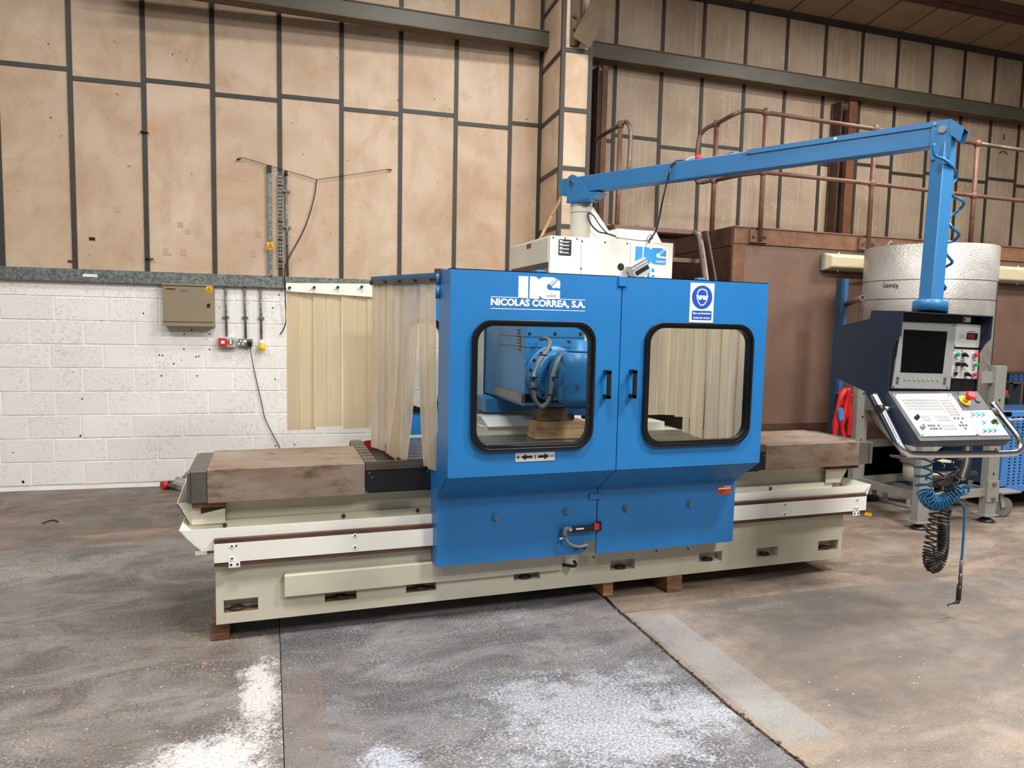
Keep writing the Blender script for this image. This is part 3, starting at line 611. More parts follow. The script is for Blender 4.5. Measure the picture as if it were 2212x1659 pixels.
c = onW(499, 738, .07); o = MB().cyl(c, c - wn * .018, .026, seg=20).build('switch_dial', 'socketgrey', t); MB().frame(c - wn * .018, wx, wn, Z, -.007, .007, -.012, 0, -.024, .024).build('switch_grip', 'print', o)
c = onW(496, 747.5, .072); MB().frame(c, wx, wn, Z, -.02, .02, -.001, 0, -.008, .008).build('yellow_sticker', 'signyellow', t)
t = thing('socket_outlet', onW(530, 752), 'grey metal twin wall socket with a black plug in its right side', 'socket', 'wall sockets under the conduits')
conduit(t, 528, 617, 531, 731); saddle(t, 529.5, 686)
mb = MB(); wbox(mb, 514.5, 732, 545, 748.5, .05); mb.build('socket_box', 'socketgrey', t, bev=.003)
for dx, dz in ((0, .018), (-.018, -.01), (.018, -.01)):
    c = onW(520.5, 740.5, .051); MB().frame(c + wx * dx + Z * dz, wx, wn, Z, -.008, .008, -.002, 0, -.009, .009).build('socket_hole', 'print', t)
c = onW(529, 737, .051); MB().frame(c, wx, wn, Z, -.014, .014, -.001, 0, -.013, .013).build('socket_label', 'print', t)
t = thing('plug', onW(540, 742), 'black three-pin plug in the twin socket, its lead hanging down the wall', 'plug')
c = onW(540, 742, .05); MB().frame(c, wx, wn, Z, -.022, .022, -.045, 0, -.026, .026).build('plug_body', 'blackplastic', t, bev=.01)
MB().tube(smooth([c - wn * .02 - Z * .02, onW(542, 760, .05), onW(547, 790, .02), onW(557, 835, .02), onW(567, 880, .02), onW(573, 905, .02), onW(590, 940, .02), onW(604, 968, .02), onW(612, 1010, .02)], 6), .0045, 6).build('plug_lead', 'blackplastic', t)
t = thing('socket_outlet', onW(566, 758), 'small yellow industrial socket under the right-hand conduit', 'socket', 'wall sockets under the conduits')
conduit(t, 562.5, 618, 565, 737); saddle(t, 564, 687)
c = onW(565.5, 734, .04); MB().cyl(c, onW(565.8, 745, .04), .022, seg=14).build('socket_collar', 'print', t)
c0, c1 = onW(565.8, 745, .045), onW(566.2, 757, .055); MB().cyl(c0, c1, .033, .030, 16).build('yellow_cap', 'yellow', t)
# trunking, cable tray and conduit on the boards
t = thing('cable_trunking', onW(586, 598), 'plain grey steel trunking with black open top on the boards', 'trunking')
mb = MB(); wbox(mb, 578, 373, 588, 597, .05); mb.build('trunking_body', 'galv', t, bev=.003)
mb = MB(); wbox(mb, 576, 356, 586, 373, .045); mb.build('open_end', 'black', t)
warn(t, onW(583.5, 531.5, .052), wx, wn, .062)
t = thing('cable_tray', onW(606, 582), 'perforated steel cable tray upright on the boards beside the trunking', 'cable tray')
mb = MB(); sa, sb, za, zb = wbox(mb, 600.5, 373, 610.5, 578, .02, .012)
holes = []; n = 26
for k in range(n):
    z0 = za + (zb - za) * (k + .25) / n; z1 = za + (zb - za) * (k + .8) / n
    for f0, f1 in ((.16, .4), (.6, .84)):
        holes.append([P0 + wx * (sa + (sb - sa) * f0) - wn * .033 + Z * z0, P0 + wx * (sa + (sb - sa) * f1) - wn * .033 + Z * z0, P0 + wx * (sa + (sb - sa) * f1) - wn * .033 + Z * z1, P0 + wx * (sa + (sb - sa) * f0) - wn * .033 + Z * z1])
c4 = [P0 + wx * sa - wn * .033 + Z * za, P0 + wx * sb - wn * .033 + Z * za, P0 + wx * sb - wn * .033 + Z * zb, P0 + wx * sa - wn * .033 + Z * zb]
MB().slab([c4] + holes, -wn * .002).build('perforated_plate', 'galv', t)
mb = MB(); mb.frame(P0, wx, wn, Z, sa, sa + .003, -.033, -.014, za, zb); mb.frame(P0, wx, wn, Z, sb - .003, sb, -.033, -.014, za, zb); mb.build('side_flange', 'galv', t)
MB().frame(P0, wx, wn, Z, sa + .004, sb - .004, -.018, -.016, za, zb).build('backing', 'slot', t)
for y in (400, 477, 517, 563):
    a, b = onW(600, y - 1, .04), onW(612, y + 2, .04); MB().tube([a, a.lerp(b, .5) - wn * .01, b], .004, 5).build('cable_tie', 'blackplastic', t)
t = thing('wall_conduit', onW(620, 598), 'thin galvanised conduit standing right of the perforated tray', 'conduit')
MB().cyl(onW(617.5, 378, .03), onW(621.5, 597, .03), .0125, seg=10).build('conduit_tube', 'galv', t)
MB().cyl(onW(617.3, 370, .03), onW(617.6, 380, .03), .017, seg=10).build('black_end_cap', 'blackplastic', t)
for y in (413, 491): c = onW(618 + (y - 378) * .018, y, .02); MB().frame(c, wx, wn, Z, -.04, .04, -.02, .005, -.008, .008).build('saddle_clip', 'galv', t, bev=.003)
t = thing('wire_sling', onW(685, 388), 'thin dark wire strung in a Y across the wall boards with a hanging tail', 'wire')
MB().tube([onW(516, 342, .03), onW(526, 341, .03), onW(602, 364, .03), onW(684, 388, .03)], .0035, 5).build('left_wire', 'blackplastic', t)
MB().tube([onW(684, 388, .03), onW(760, 377, .03), onW(836, 366, .03)], .003, 5).build('right_wire', 'blackplastic', t)
MB().tube([onW(512, 345, .025), onW(520, 342.5, .025)], [.012, .005], 6).build('left_hook', 'blackplastic', t)
MB().tube([onW(836, 366, .025), onW(846, 367, .025)], [.005, .01], 6).build('right_hook', 'redpaint', t)
MB().tube(smooth([onW(684, 388, .03), onW(680, 420, .035), onW(668, 465, .04), onW(652, 505, .04), onW(622, 560, .05), onW(615, 585, .06), onW(616, 640, .06), onW(618, 690, .05), onW(612, 712, .03), onW(605, 722, .02)], 6), .0055, 6).build('tail_cable', 'blackplastic', t)
# floor bits by the wall
t = thing('plug', onW(365, 1047, .2), 'red and black industrial plug lying on the floor left of the machine', 'plug')
c0 = pZ(350, 1049, .04); c1 = pZ(362, 1047, .04); c2 = pZ(379, 1045, .045)
MB().cyl(c0, c1, .043, .04, 18).build('red_shroud', 'red', t); MB().tube([c1, c2], [.04, .032], 16).build('plug_body', 'blackplastic', t)
def lump(mb, c, rx_, ry, rz, seg=10, ring=6, jit=.25):
    vs = []; fs = []
    for i in range(ring + 1):
        th = math.pi * i / ring
        for k in range(seg):
            a = 2 * math.pi * k / seg; q = 1 + random.uniform(-jit, jit)
            vs.append(V(c) + V((rx_ * math.sin(th) * math.cos(a), ry * math.sin(th) * math.sin(a), rz * math.cos(th))) * q)
    for i in range(ring):
        for k in range(seg): k2 = (k + 1) % seg; fs.append((i * seg + k, i * seg + k2, (i + 1) * seg + k2, (i + 1) * seg + k))
    mb.add(vs, fs, True); return mb
rt = NT('black_white_patterned_cloth'); wv = rt.n('ShaderNodeTexWave'); wv.inputs['Scale'].default_value = 30; wv.inputs['Distortion'].default_value = 6; rt.L(rt.co, wv.inputs['Vector'])
rt.set(rt.mix(rt.ramp(wv.outputs['Fac'], .4, .6), rgb(210, 206, 200), rgb(30, 28, 28)), .8); M['ragmat'] = rt.m
mb = MB(); c = pZ(395, 1046, .05); lump(mb, c, .11, .09, .07, 14, 8, .3); lump(mb, c + V((.06, .02, .05)), .06, .05, .07, 10, 6, .35)
o = mb.build('rag', 'ragmat', None, label='crumpled black and white patterned rag beside the red plug', category='rag')
t = MB(); t.tube([pZ(92, 1130, .006), pZ(105, 1125, .006), pZ(117, 1123, .01), pZ(125, 1127, .006)], .006, 5); t.build('wire_offcut', 'blackplastic', None, label='short bent black wire offcut lying on the floor at far left', category='wire')
# ================================================================== MILLING MACHINE
mm = thing('milling_machine', (1.8, 4.2, 0), 'large cream bed milling machine with two blue doors in the middle of the floor', 'machine')
YB = 3.817
def yz(x, y, Y): q = pY(x, y, Y); return (q.x, q.z)
# base casting with pockets
pk = []
for q in (((483, 1297), (557.7, 1316.7), (483.8, 1325.5)), ((701.7, 1282.8), (770.4, 1294.2), (702.6, 1300.8)), ((877.4, 1261.7), (942.2, 1274.6), (878, 1280.4)), ((1109.8, 1236.5), (1166.4, 1251.2), (1110.4, 1256.7)),
          ((1318.8, 1211.1), (1370.8, 1230), (1319.7, 1234.6)), ((1510.8, 1194.8), (1559, 1212.7), (1511.8, 1216.7)), ((1634.4, 1184.4), (1680, 1201), (1635.3, 1204.9)), ((1768, 1169.3), (1809.6, 1185.9), (1767.4, 1190.4))):
    tl, br, bl = [yz(a, b, YB) for a, b in q]; pk.append((tl[0], br[0], (bl[1] + br[1]) / 2, tl[1]))
BX0, BX1 = -.265, 3.762
outer = [V((BX0, YB, .103)), V((BX1, YB, .103)), V((BX1, YB, .44)), V((BX0, YB, .44))]
mb = MB(); mb.slab([outer] + [[V((a, YB, c)), V((b, YB, c)), V((b, YB, d)), V((a, YB, d))] for a, b, c, d in pk], (0, .065, 0))
mb.box(BX0, BX1, YB + .065, 4.78, .103, .44)
base = mb.build('base', 'cream', mm)
for i, (a, b, c, d) in enumerate(pk):
    cx = (a + b) / 2 + (-.02 if i == 0 else 0)
    MB().box(a + .002, b - .002, YB + .004, YB + .064, c - .001, c + .004).build('pocket_floor', 'rustbeam' if i in (0, 1, 2, 7) else 'creamdull', base)
    MB().tube([V((cx + .032 * math.cos(t_), YB + .033 + .022 * math.sin(t_), c + .01)) for t_ in [k * math.pi / 8 for k in range(16)]], .008, 6, closed=True).build('levelling_washer', 'slot', base)
    MB().cyl((cx, YB + .033, c + .004), (cx, YB + .033, c + .014), .016, seg=10).build('levelling_screw', 'bolt', base)
(x0, z0), (x1, z1) = yz(614.8, 1289.5, YB - .03), yz(1215, 1201, YB - .03); _, zt = yz(614.6, 1241, YB - .03)
mb = MB(); mb.hexa([V((x0, YB - .03, z0)), V((x1, YB - .03, z0)), V((x1, YB, z0)), V((x0, YB, z0)), V((x0, YB - .03, zt - .012)), V((x1, YB - .03, zt - .012)), V((x1, YB, zt + .003)), V((x0, YB, zt + .003))])
mb.build('cover_plate', 'cream', mm)
a = pY(1212, 1220, YB - .01); b = pY(1240, 1223, YB - .06)
MB().tube(smooth([a, a.lerp(b, .6), b, b - V((0, .005, .0)) + V((.01, 0, .012)), b + V((.012, .03, .018))], 4), .010, 8).build('drain_pipe', 'hoseblack', mm)
for px, py in ((1418, 1190), (1486, 1185.5), (1282, 1203), (1202, 1227)):
    c = pY(px, py, YB); MB().cyl(c, c - Yv * .004, .006, seg=8).build('base_screw', 'black', mm)
# bed ways above
MB().box(-.236, 3.76, 4.0, 4.68, .43, .735).build('bed', 'cream', mm)
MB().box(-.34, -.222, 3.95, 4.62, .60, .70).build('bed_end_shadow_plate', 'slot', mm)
MB().hexa([V((-.385, 3.948, .60)), V((-.222, 3.948, .60)), V((-.222, 4.6, .60)), V((-.385, 4.6, .60)), V((-.385, 3.948, .645)), V((-.222, 3.948, .678)), V((-.222, 4.6, .678)), V((-.385, 4.6, .645))]).build('bed_end_plate', 'cream', mm)
MB().box(-.40, 3.79, 3.965, 4.0, .50, pY(600, 1116.5, 3.965).z).build('lower_way_cover', 'cream', mm)
for px, py in ((486, 1134.5), (742, 1114.5), (902, 1102.5), (1664, 1055), (1816, 1046.5)):
    c = pY(px, py, 3.965); MB().cyl(c, c - Yv * .006, .012, seg=8).build('way_cover_screw', 'rustdark', mm)
# drip gutter in front
gz1 = pY(500, 1138.5, 3.80).z; gzb = .515
gl, gr = pY(386, 1147, 3.80).x, pY(1882, 1047, 3.80).x
gtr = pY(1882, 1047, 3.80).z; gtl = pY(387, 1147, 3.80).z
gt = (gtr + gtl) / 2
mb = MB()
P_ = [V((gl, 3.80, gt)), V((gl + .105, 3.80, .505)), V((gr - .13, 3.80, .515)), V((gr, 3.80, gt))]
mb.slab([P_], (0, .004, 0))
mb.hexa([V((gl + .10, 3.80, .50)), V((gr - .05, 3.80, .50)), V((gr - .05, 3.93, .50)), V((gl + .10, 3.93, .50)), V((gl + .10, 3.80, .505)), V((gr - .05, 3.80, .505)), V((gr - .05, 3.93, .505)), V((gl + .10, 3.93, .505))])
mb.slab([[V((gl, 3.80, gt)), V((gl + .10, 3.80, .50)), V((gl + .10, 4.6, .50)), V((gl, 4.6, gt))]], (.003, 0, .001))
mb.slab([[V((gr, 3.80, gt)), V((gr - .05, 3.80, .50)), V((gr - .05, 4.6, .50)), V((gr, 4.6, gt))]], (-.003, 0, .001))
gut = mb.build('drip_gutter', 'white', mm)
MB().box(gl + .08, gl + .115, 3.82, 4.58, .515, .52).build('gutter_rust', 'rustbeam', gut)
# hopper tray at left end under the cover
for sx, xa, xb, lab in ((-1, -.455, -.30, 0), (1, 3.86, 3.99, 1)):
    xo, xi = (xa, xb) if sx < 0 else (xb, xa); zt = .715 if sx < 0 else .70
    if sx > 0: xo, xi = 3.915, 3.72
    mb = MB(); f = [V((xo, 3.955, zt)), V((xi, 3.955, zt)), V((xi, 3.955, .60)), V((xo - sx * .06, 3.955, .60))]
    mb.slab([f], (0, .004, 0)); mb.slab([[V((xo, 3.955, zt)), V((xo - sx * .06, 3.955, .60)), V((xo - sx * .06, 4.5, .60)), V((xo, 4.5, zt + .04))]], (-sx * .004, 0, 0))
    mb.slab([[V((xo, 4.5, zt)), V((xi, 4.5, zt)), V((xi, 4.5, .60)), V((xo - sx * .06, 4.5, .60))]], (0, .004, 0)); mb.box(min(xo - sx * .06, xi), max(xo - sx * .06, xi), 3.955, 4.5, .598, .603)
    mb.build('chip_tray', 'cream', mm)
MB().box(*sorted((pY(422, 1190, 3.82).x, pY(448, 1190, 3.82).x)), 3.80, 3.86, pY(435, 1199, 3.8).z, .50).build('drain_spout', 'creamdull', mm)
a = pY(447, 1185, 3.83); MB().cyl(a, (-.255, 3.83, a.z - .002), .024, seg=12).build('drain_pipe', 'bolt', mm)
# apron rail, brown edge strips
YS = 3.767
ap = MB().box(-.267, 3.908, YS, 3.80, .444, .541).build('apron_rail', 'white', mm)
MB().box(-.267, 3.908, YS + .003, 3.80, .541, .562).build('upper_edge_strip', 'rustdark', ap)
MB().box(-.267, 3.908, YS + .003, 3.80, .422, .444).build('lower_edge_strip', 'rustdark', ap)
MB().box(-.25, 3.85, 3.80, 3.82, .43, .52).build('apron_bracket', 'cream', ap)
for px, py in ((501, 1179.5), (501.3, 1206), (767, 1157), (767, 1182), (1695, 1089.7), (1694, 1110.3), (1851.5, 1079), (1851, 1098)):
    c = pY(px, py, YS); o = MB().cyl(c + Yv * .002, c - Yv * .003, .0115, seg=14).build('cap_screw', 'print', ap); MB().cyl(c, c - Yv * .0045, .0055, seg=6).build('socket', 'black', ap)
for px, py in ((510.5, 1178.7), (1846, 1098.3)): c = pY(px, py, YS); MB().cyl(c, c - Yv * .002, .0045, seg=8).build('small_hole', 'black', ap)
for (xa, xb, za, zb) in ((494, 518.5, 1226.5, 1214), (1842.5, 1856.5, 1114, 1105)):
    A_, B_ = pY(xa, za, YS - .004), pY(xb, zb, YS - .004); o = MB().box(A_.x, B_.x, YS - .006, YS + .02, A_.z, B_.z).build('stop_bracket', 'print', mm)
    for f in (.22, .78): c = V((A_.x + (B_.x - A_.x) * f, YS - .006, (A_.z + B_.z) / 2 + .003)); MB().cyl(c, c - Yv * .003, .006, seg=8).build('bracket_screw', 'slot', o)
# rear plank at right end
MB().box(3.80, 3.845, 4.3, 4.75, .10, .47).build('rear_post', 'timberpale', mm)
# way covers
YT = 3.897
def cover(x0, x1, z0, z1, y0, y1, mat, nm='way_cover', parent=None):
    return MB().box(x0, x1, y0, y1, z0, z1).build(nm, mat, parent or mm, bev=.004)
wc = cover(-.305, .496, .719, .897, YT, 4.46, 'bellow')
cover(-.385, -.305, .722, .888, YT + .008, 4.45, 'steel', 'way_cover_segment', wc); cover(-.399, -.385, .722, .884, YT, 4.46, 'steel', 'way_cover_end', wc)
MB().box(-.38, -.22, YT + .03, 4.4, .692, .722).build('wiper_block', 'rustbeam', wc)
wc = cover(3.153, 3.951, .731, .901, YT, 4.46, 'bellow')
cover(3.951, 4.045, .735, .893, YT + .008, 4.45, 'steel', 'way_cover_segment', wc); cover(4.045, 4.072, .738, .889, YT, 4.46, 'steel', 'way_cover_end', wc)
MB().box(3.72, 3.98, YT + .03, 4.4, .705, .732).build('wiper_block', 'rustdark', wc)
# table with T slots
TX0, TX1 = .499, 3.15
mb = MB(); ys = [3.90, 3.985, 4.0, 4.08, 4.095, 4.175, 4.19, 4.27, 4.285, 4.365, 4.38, 4.46, 4.475, 4.555, 4.57, 4.66]
for i in range(0, len(ys), 2): mb.box(.73, TX1, ys[i], ys[i + 1], .872, .903)
mb.box(TX0, .565, 3.905, 4.655, .845, .872); mb.box(.70, TX1, 3.905, 4.655, .845, .872); mb.box(.565, .70, 3.905, 4.655, .838, .845); mb.box(TX0, TX1, 3.90, 3.915, .845, .903)
for i in range(0, len(ys), 2): mb.box(TX0, .565, ys[i] + .004, ys[i + 1], .872, .900)
tb = mb.build('table', 'table', mm)
MB().box(TX0, TX1, 3.893, 3.901, .858, .902).build('table_front_edge', 'tableside', tb)
mb = MB(); mb.box(.694, .702, 3.94, 4.58, .845, .903); mb.build('red_channel_wall', 'redpaint', tb)
a_ = [V((.57 + .064 - .064 * math.cos(k * math.pi / 8), 4.56 + .06 * math.sin(k * math.pi / 8), 0)) for k in range(9)]
mb = MB();
for p, q in zip(a_, a_[1:]): mb.bar(p + Z * .874, q + Z * .874, .008, .056)
mb.build('red_channel_end', 'redpaint', tb)
for k in range(6): MB().box(.692, .695, 4.0 + k * .095, 4.02 + k * .095, .860, .897).build('channel_slot', 'black', tb)
for k in range(5):
    c = V((.488, 4.05 + k * .14, .88)); MB().cyl(c, c + X * .02, .014, seg=8).build('table_end_bolt', 'slot', tb)
MB().box(.492, .505, 3.91, 4.66, .862, .895).build('table_end_strip', 'steel', tb)
bp = MB().box(TX0, TX1, 3.898, 3.906, .735, .858).build('black_side_plate', 'black', mm)
for px, py in ((797.5, 1021.5), (804, 1031), (923.5, 1017.5), (1650, 984)): c = pY(px, py, 3.898); MB().cyl(c, c - Yv * .003, .006, seg=8).build('plate_screw', 'bolt', bp)
MB().box(TX0 + .02, TX1 - .02, 3.93, 4.64, .72, .846).build('saddle', 'black', mm)
# column, ram and milling head seen through the window
cx0, cx1 = pY(1022, 800, 5.0).x, pY(1292, 800, 5.0).x
MB().box(cx0, cx1 + .55, 5.38, 5.98, .2, 1.95).build('column', 'cream', mm)
MB().box(pY(1000, 800, 5.36).x, pY(1043, 800, 5.36).x, 5.34, 5.40, .9, 1.95).build('column_side_guard', 'cream', mm)
MB().box(cx0 - .1, cx1 + .7, 4.68, 5.9, .12, .86).build('column_foot', 'creamdull', mm)
a, b = pY(1036, 897, 4.95), pY(1158, 917, 4.95)
mb = MB(); mb.hexa([V((a.x + .02, 4.80, .94)), V((cx1 + .3, 4.80, .94)), V((cx1 + .3, 5.05, .94)), V((a.x, 5.05, .94)), V((a.x, 4.9, 1.0)), V((cx1 + .3, 4.9, 1.0)), V((cx1 + .3, 5.05, 1.0)), V((a.x - .02, 5.05, 1.0))]); mb.build('telescopic_guard', 'silver', mm)
MB().box(a.x - .02, cx1 + .5, 4.82, 5.05, .86, .94).build('guard_base', 'creamdull', mm)
YR = 4.42
rx0, rx1 = pY(1135, 760, YR).x, pY(1262, 760, YR).x; rz1 = pY(1135, 703, YR).z; rz0 = pY(1135, 838, YR).z; rzb = pY(1130, 880, YR).z
ram = MB().box(rx0, rx1, YR, 5.39, rz0 - .12, rz1).build('ram', 'bluehead', mm, bev=.004)
MB().box(rx0 - .004, rx1 + .004, YR - .004, 5.0, rz1 - .0745, rz1 - .073).build('cover_seam', 'slot', ram)
MB().box(rx0 - .004, rx1 + .004, YR - .004, 5.0, rz1 - .142, rz1 - .1405).build('cover_seam', 'slot', ram)
MB().box(rx0 - .02, rx0 + .3, YR - .0, 5.05, rz0 - .10, rz0 - .04).build('ram_slide', 'steel', ram)
MB().box(rx0 + .01, rx1 + .02, YR + .02, 5.05, rzb + .003, rz0 - .10).build('ram_underside', 'bluehead', ram)
MB().box(cx0 + .10, rx1 + .3, 5.0, 5.36, 1.02, 1.12).build('saddle_skirt', 'bluehead', mm)
for px in (1144, 1199, 1254): c = pY(px, 721, YR); MB().cyl(c, c - Yv * .006, .011, seg=8).build('cover_screw', 'black', ram)
for py in (726, 740): c = pY(1144, py, YR); MB().cyl(c, c - Yv * .004, .009, seg=8).build('cover_screw', 'bluehead', ram)
c1_, c2_ = pX(1117, 727, rx0 - .002), pX(1123, 761, rx0 - .002)
pl = MB().box(rx0 - .004, rx0, c2_.y, c1_.y, c2_.z, c1_.z).build('rating_plate', 'bolt', ram)
for k in range(7): MB().box(rx0 - .006, rx0 - .004, c2_.y + .01, c1_.y - .01, c2_.z + .012 + k * .022, c2_.z + .022 + k * .022).build('plate_text_line', 'printdark', ram)
fc = pY(1192, 806, YR - .02); fr = .185
fl = MB().rings((fc.x, YR, fc.z), (0, -1, 0), [(0, fr), (.035, fr), (.045, fr - .01), (.05, fr - .045), (.05, fr - .05), (.13, fr - .055)], 40).build('head_flange', 'bluehead', mm)
for k in range(12):
    a = math.radians(100 + k * 24); c = V((fc.x + (fr - .022) * math.cos(a), YR - .044, fc.z + (fr - .022) * math.sin(a))); MB().cyl(c, c - Yv * .006, .011, seg=10).build('flange_bolt', 'black', fl)
hc = pY(1252, 806, YR - .22)
hd = MB(); hd.rings((fc.x + .05, YR - .12, fc.z + .01), V((hc.x - fc.x - .05, -.14, 0)), [(0, .15), (.05, .16), (.12, .155), (.17, .13), (.22, .07)], 32)
head = hd.build('milling_head', 'bluehead', mm)
hz = pY(1252, 760, YR - .24)
MB().rings((hz.x, hz.y, pY(1252, 876, YR - .24).z), Z, [(0, .085), (.02, .125), (.06, .14), (.26, .14), (.33, .13), (.345, .11)], 36).build('spindle_housing', 'bluehead', head)
MB().rings((hz.x + .02, hz.y, hz.z - .0), Z, [(0, .10), (.012, .10), (.012, .075), (.07, .075), (.072, .06)], 28).build('spindle_cap', 'bluehead', head)
MB().rings((hz.x, hz.y, pY(1252, 893, YR - .24).z), Z, [(0, .07), (.012, .078), (.06, .078)], 28).build('spindle_nose', 'bluehead', head)
zz_ = pY(1252, 893, YR - .24).z
MB().rings((hz.x, hz.y, zz_ - .006), Z, [(0, .055), (.008, .055)], 24).build('spindle_face', 'chrome', head)
for dx in (-.055, .045): MB().box(hz.x + dx - .012, hz.x + dx + .018, hz.y - .03, hz.y + .02, zz_ - .035, zz_ - .004).build('drive_dog', 'black', head)
c = pY(1224, 819, YR - .26); MB().tube([c + Yv * .03, c - Yv * .012], [.04, .03], 12).build('head_recess', 'slot', head)
c = pY(1245, 831, YR - .37); MB().cyl(c, c - Yv * .012, .010, seg=8).build('head_plug', 'bolt', head)
a = pY(1227, 737, YR - .12); b = pY(1252, 745, YR - .2)
vl = MB().tube([a, a.lerp(b, .4), b, b + V((.05, 0, -.01))], .012, 8).build('coolant_valve', 'bolt', mm); MB().box(b.x - .04, b.x + .03, b.y - .012, b.y - .002, b.z + .012, b.z + .026).build('valve_lever', 'hoseblack', vl)
a = pY(1228, 762, YR - .2); b = pY(1262, 758, YR - .26); MB().tube([a, a.lerp(b, .5), b], [.014, .018, .012], 8).build('hose_fitting', 'bolt', mm)
for k, (dx, r_) in enumerate(((0, .011), (1.6, .011), (3.2, .010))):
    pts = [pY(1167 + dx, 733, YR - .05), pY(1178 + dx, 731, YR - .12), pY(1189 - dx, 738, YR - .16), pY(1183 - dx, 757, YR - .2), pY(1163 - dx, 785, YR - .26), pY(1150 + dx, 820, YR - .32), pY(1152 + dx, 858, YR - .34), pY(1170, 881 - dx, YR - .34), pY(1186, 862 - dx, YR - .34), pY(1195 - dx, 815, YR - .32), pY(1208 - dx, 776, YR - .28), pY(1222, 760 + dx, YR - .22)]
    MB().tube(smooth(pts, 8), r_, 8).build('coolant_hose', 'hosegrey', mm)
for px, py in ((1150, 838), (1153, 815), (1172, 767), (1188, 852), (1198, 815)):
    c = pY(px, py, YR - .33); MB().box(c.x - .02, c.x + .022, c.y - .02, c.y + .03, c.z - .004, c.z + .004).build('cable_tie', 'blackplastic', mm, label='thin black cable tie')
# ---- splash doors
YD, YL = 3.45, 3.667
DX = (.852, 1.797, 1.803, 2.747)
ZT, ZC, ZLo = 1.944, .889, .735
zbl, zbr = pY(943, 1225, YL).z, pY(1588, 1169, YL).z
win = []
for (a, b, c, d) in ((1017, 1281, 693, 972), (1389, 1620, 698.5, 961)):
    l_, r_ = pY(a, 830, YD).x, pY(b, 830, YD).x; t_, b_ = pY((a + b) / 2, c, YD).z, pY((a + b) / 2, d, YD).z; win.append((l_, r_, b_, t_))
for k in (0, 1):
    xa, xb = DX[2 * k], DX[2 * k + 1]; l_, r_, b_, t_ = win[k]; zb = (zbl, zbr)[k]
    rr = .105
    lp = lambda ins, Y: [V((x, Y, z)) for x, z in rrect(l_ + ins, r_ - ins, b_ + ins, t_ - ins, rr - ins * .6, 8)]
    mb = MB(); mb.slab([[V((xa, YD, ZC)), V((xb, YD, ZC)), V((xb, YD, ZT)), V((xa, YD, ZT))], lp(.012, YD)], (0, .012, 0))
    mb.slab([[V((xa, YD, ZC)), V((xb, YD, ZC)), V((xb, YL, ZLo)), V((xa, YL, ZLo))]], (0, .009, .009))
    if k == 0:
        nx, nz = pY(1262, 1190, YL).x, pY(1270, 1168, YL).z
        low = [V((xa, YL, ZLo)), V((xb, YL, ZLo)), V((xb, YL, nz)), V((xb - .075, YL, nz)), V((xb - .075, YL, zb)), V((xa, YL, zb))]
    else: low = [V((xa, YL, ZLo)), V((xb, YL, ZLo)), V((xb, YL, zb)), V((xa, YL, zb))]
    mb.slab([low], (0, .012, 0))
    # top flange and outer side return
    mb.box(xa, xb, YD, YD + .05, ZT - .004, ZT)
    xs = xa if k == 0 else xb - .004
    mb.slab([[V((xs, YD + .012, ZT)), V((xs, YD + .012, ZC)), V((xs, YL + .012, ZLo)), V((xs, YL + .012, zb)), V((xs, YL + .14, zb)), V((xs, YL + .17, ZLo)), V((xs, YL + .19, .9)), V((xs, YL + .02 - .16 * k, 1.1)), V((xs, YL + .02 - .16 * k, ZT))]], (.004, 0, 0))
    d = mb.build('splash_door', 'blue', mm, label=('left' if k == 0 else 'right') + ' blue splash door with rounded window')
    MB().slab([lp(0, YD - .022), lp(.016, YD - .022)], (0, .05, 0)).build('outer_gasket', 'rubber', d, bev=.004)
    MB().slab([lp(.014, YD - .016), lp(.030, YD - .016)], (0, .04, 0)).build('inner_gasket', 'rubber', d, bev=.004)
    MB().slab([lp(.028, YD - .004)], (0, .005, 0)).build('window_pane', 'glass', d)
    # handle
    hx, zt_, zb_ = (pY(1317, 800, YD - .05).x, pY(1314, 800, YD - .05).z, pY(1310, 862, YD - .05).z) if k == 0 else (pY(1373, 799, YD - .05).x, pY(1373, 799, YD - .05).z, pY(1370, 861, YD - .05).z)
    mb = MB(); mb.box(hx - .011, hx + .011, YD - .055, YD - .040, zb_, zt_)
    for zq, sg in ((zt_, -1), (zb_, 1)): mb.hexa([V((hx - .011, YD - .055, zq - .0)), V((hx + .011, YD - .055, zq)), V((hx + .011, YD, zq)), V((hx - .011, YD, zq)), V((hx - .011, YD - .055, zq + sg * .022)), V((hx + .011, YD - .055, zq + sg * .022)), V((hx + .011, YD, zq + sg * .022)), V((hx - .011, YD, zq + sg * .022))])
    mb.build('door_handle', 'blackplastic', d, bev=.003)
    for q in (((1070, 1117), (1224, 1105)), ((1352.5, 1097.5), (1489.5, 1089)))[k]:
        c = pY(q[0], q[1], YL - .005); MB().cyl(c + Yv * .006, c - Yv * .004, .021, seg=20).build('bolt_washer', 'bluehead', d); MB().cyl(c - Yv * .004, c - Yv * .014, .012, seg=6).build('hex_bolt', 'bolt', d)
    if k == 0: dl = d
    else: dr_ = d
MB().box(1.785, 1.815, YD + .02, YD + .03, ZC, ZT).build('centre_gap_strip', 'slot', mm)
MB().box(1.79, 1.81, YL + .014, YL + .02, .45, ZLo + .02).build('centre_gap_strip', 'slot', mm)
a, b = pY(1337, 618.5, YD - .012), pY(1355.5, 598, YD - .012)
MB().box(a.x, b.x, YD - .012, YD + .03, a.z, b.z + .003).build('door_catch', 'blue', mm, bev=.003)
a, b = pY(1273, 1080, YL - .012), pY(1300, 1066, YL - .012); MB().box(a.x, b.x, YL - .012, YL, a.z, b.z).build('door_catch', 'blue', mm, bev=.004)
for px, py in ((1166, 588), (1512, 603)): c = pY(px, py, YD + .02); MB().box(c.x - .024, c.x + .024, YD + .004, YD + .04, ZT - .004, ZT + .012).build('lifting_tab', 'blue', mm, bev=.004)
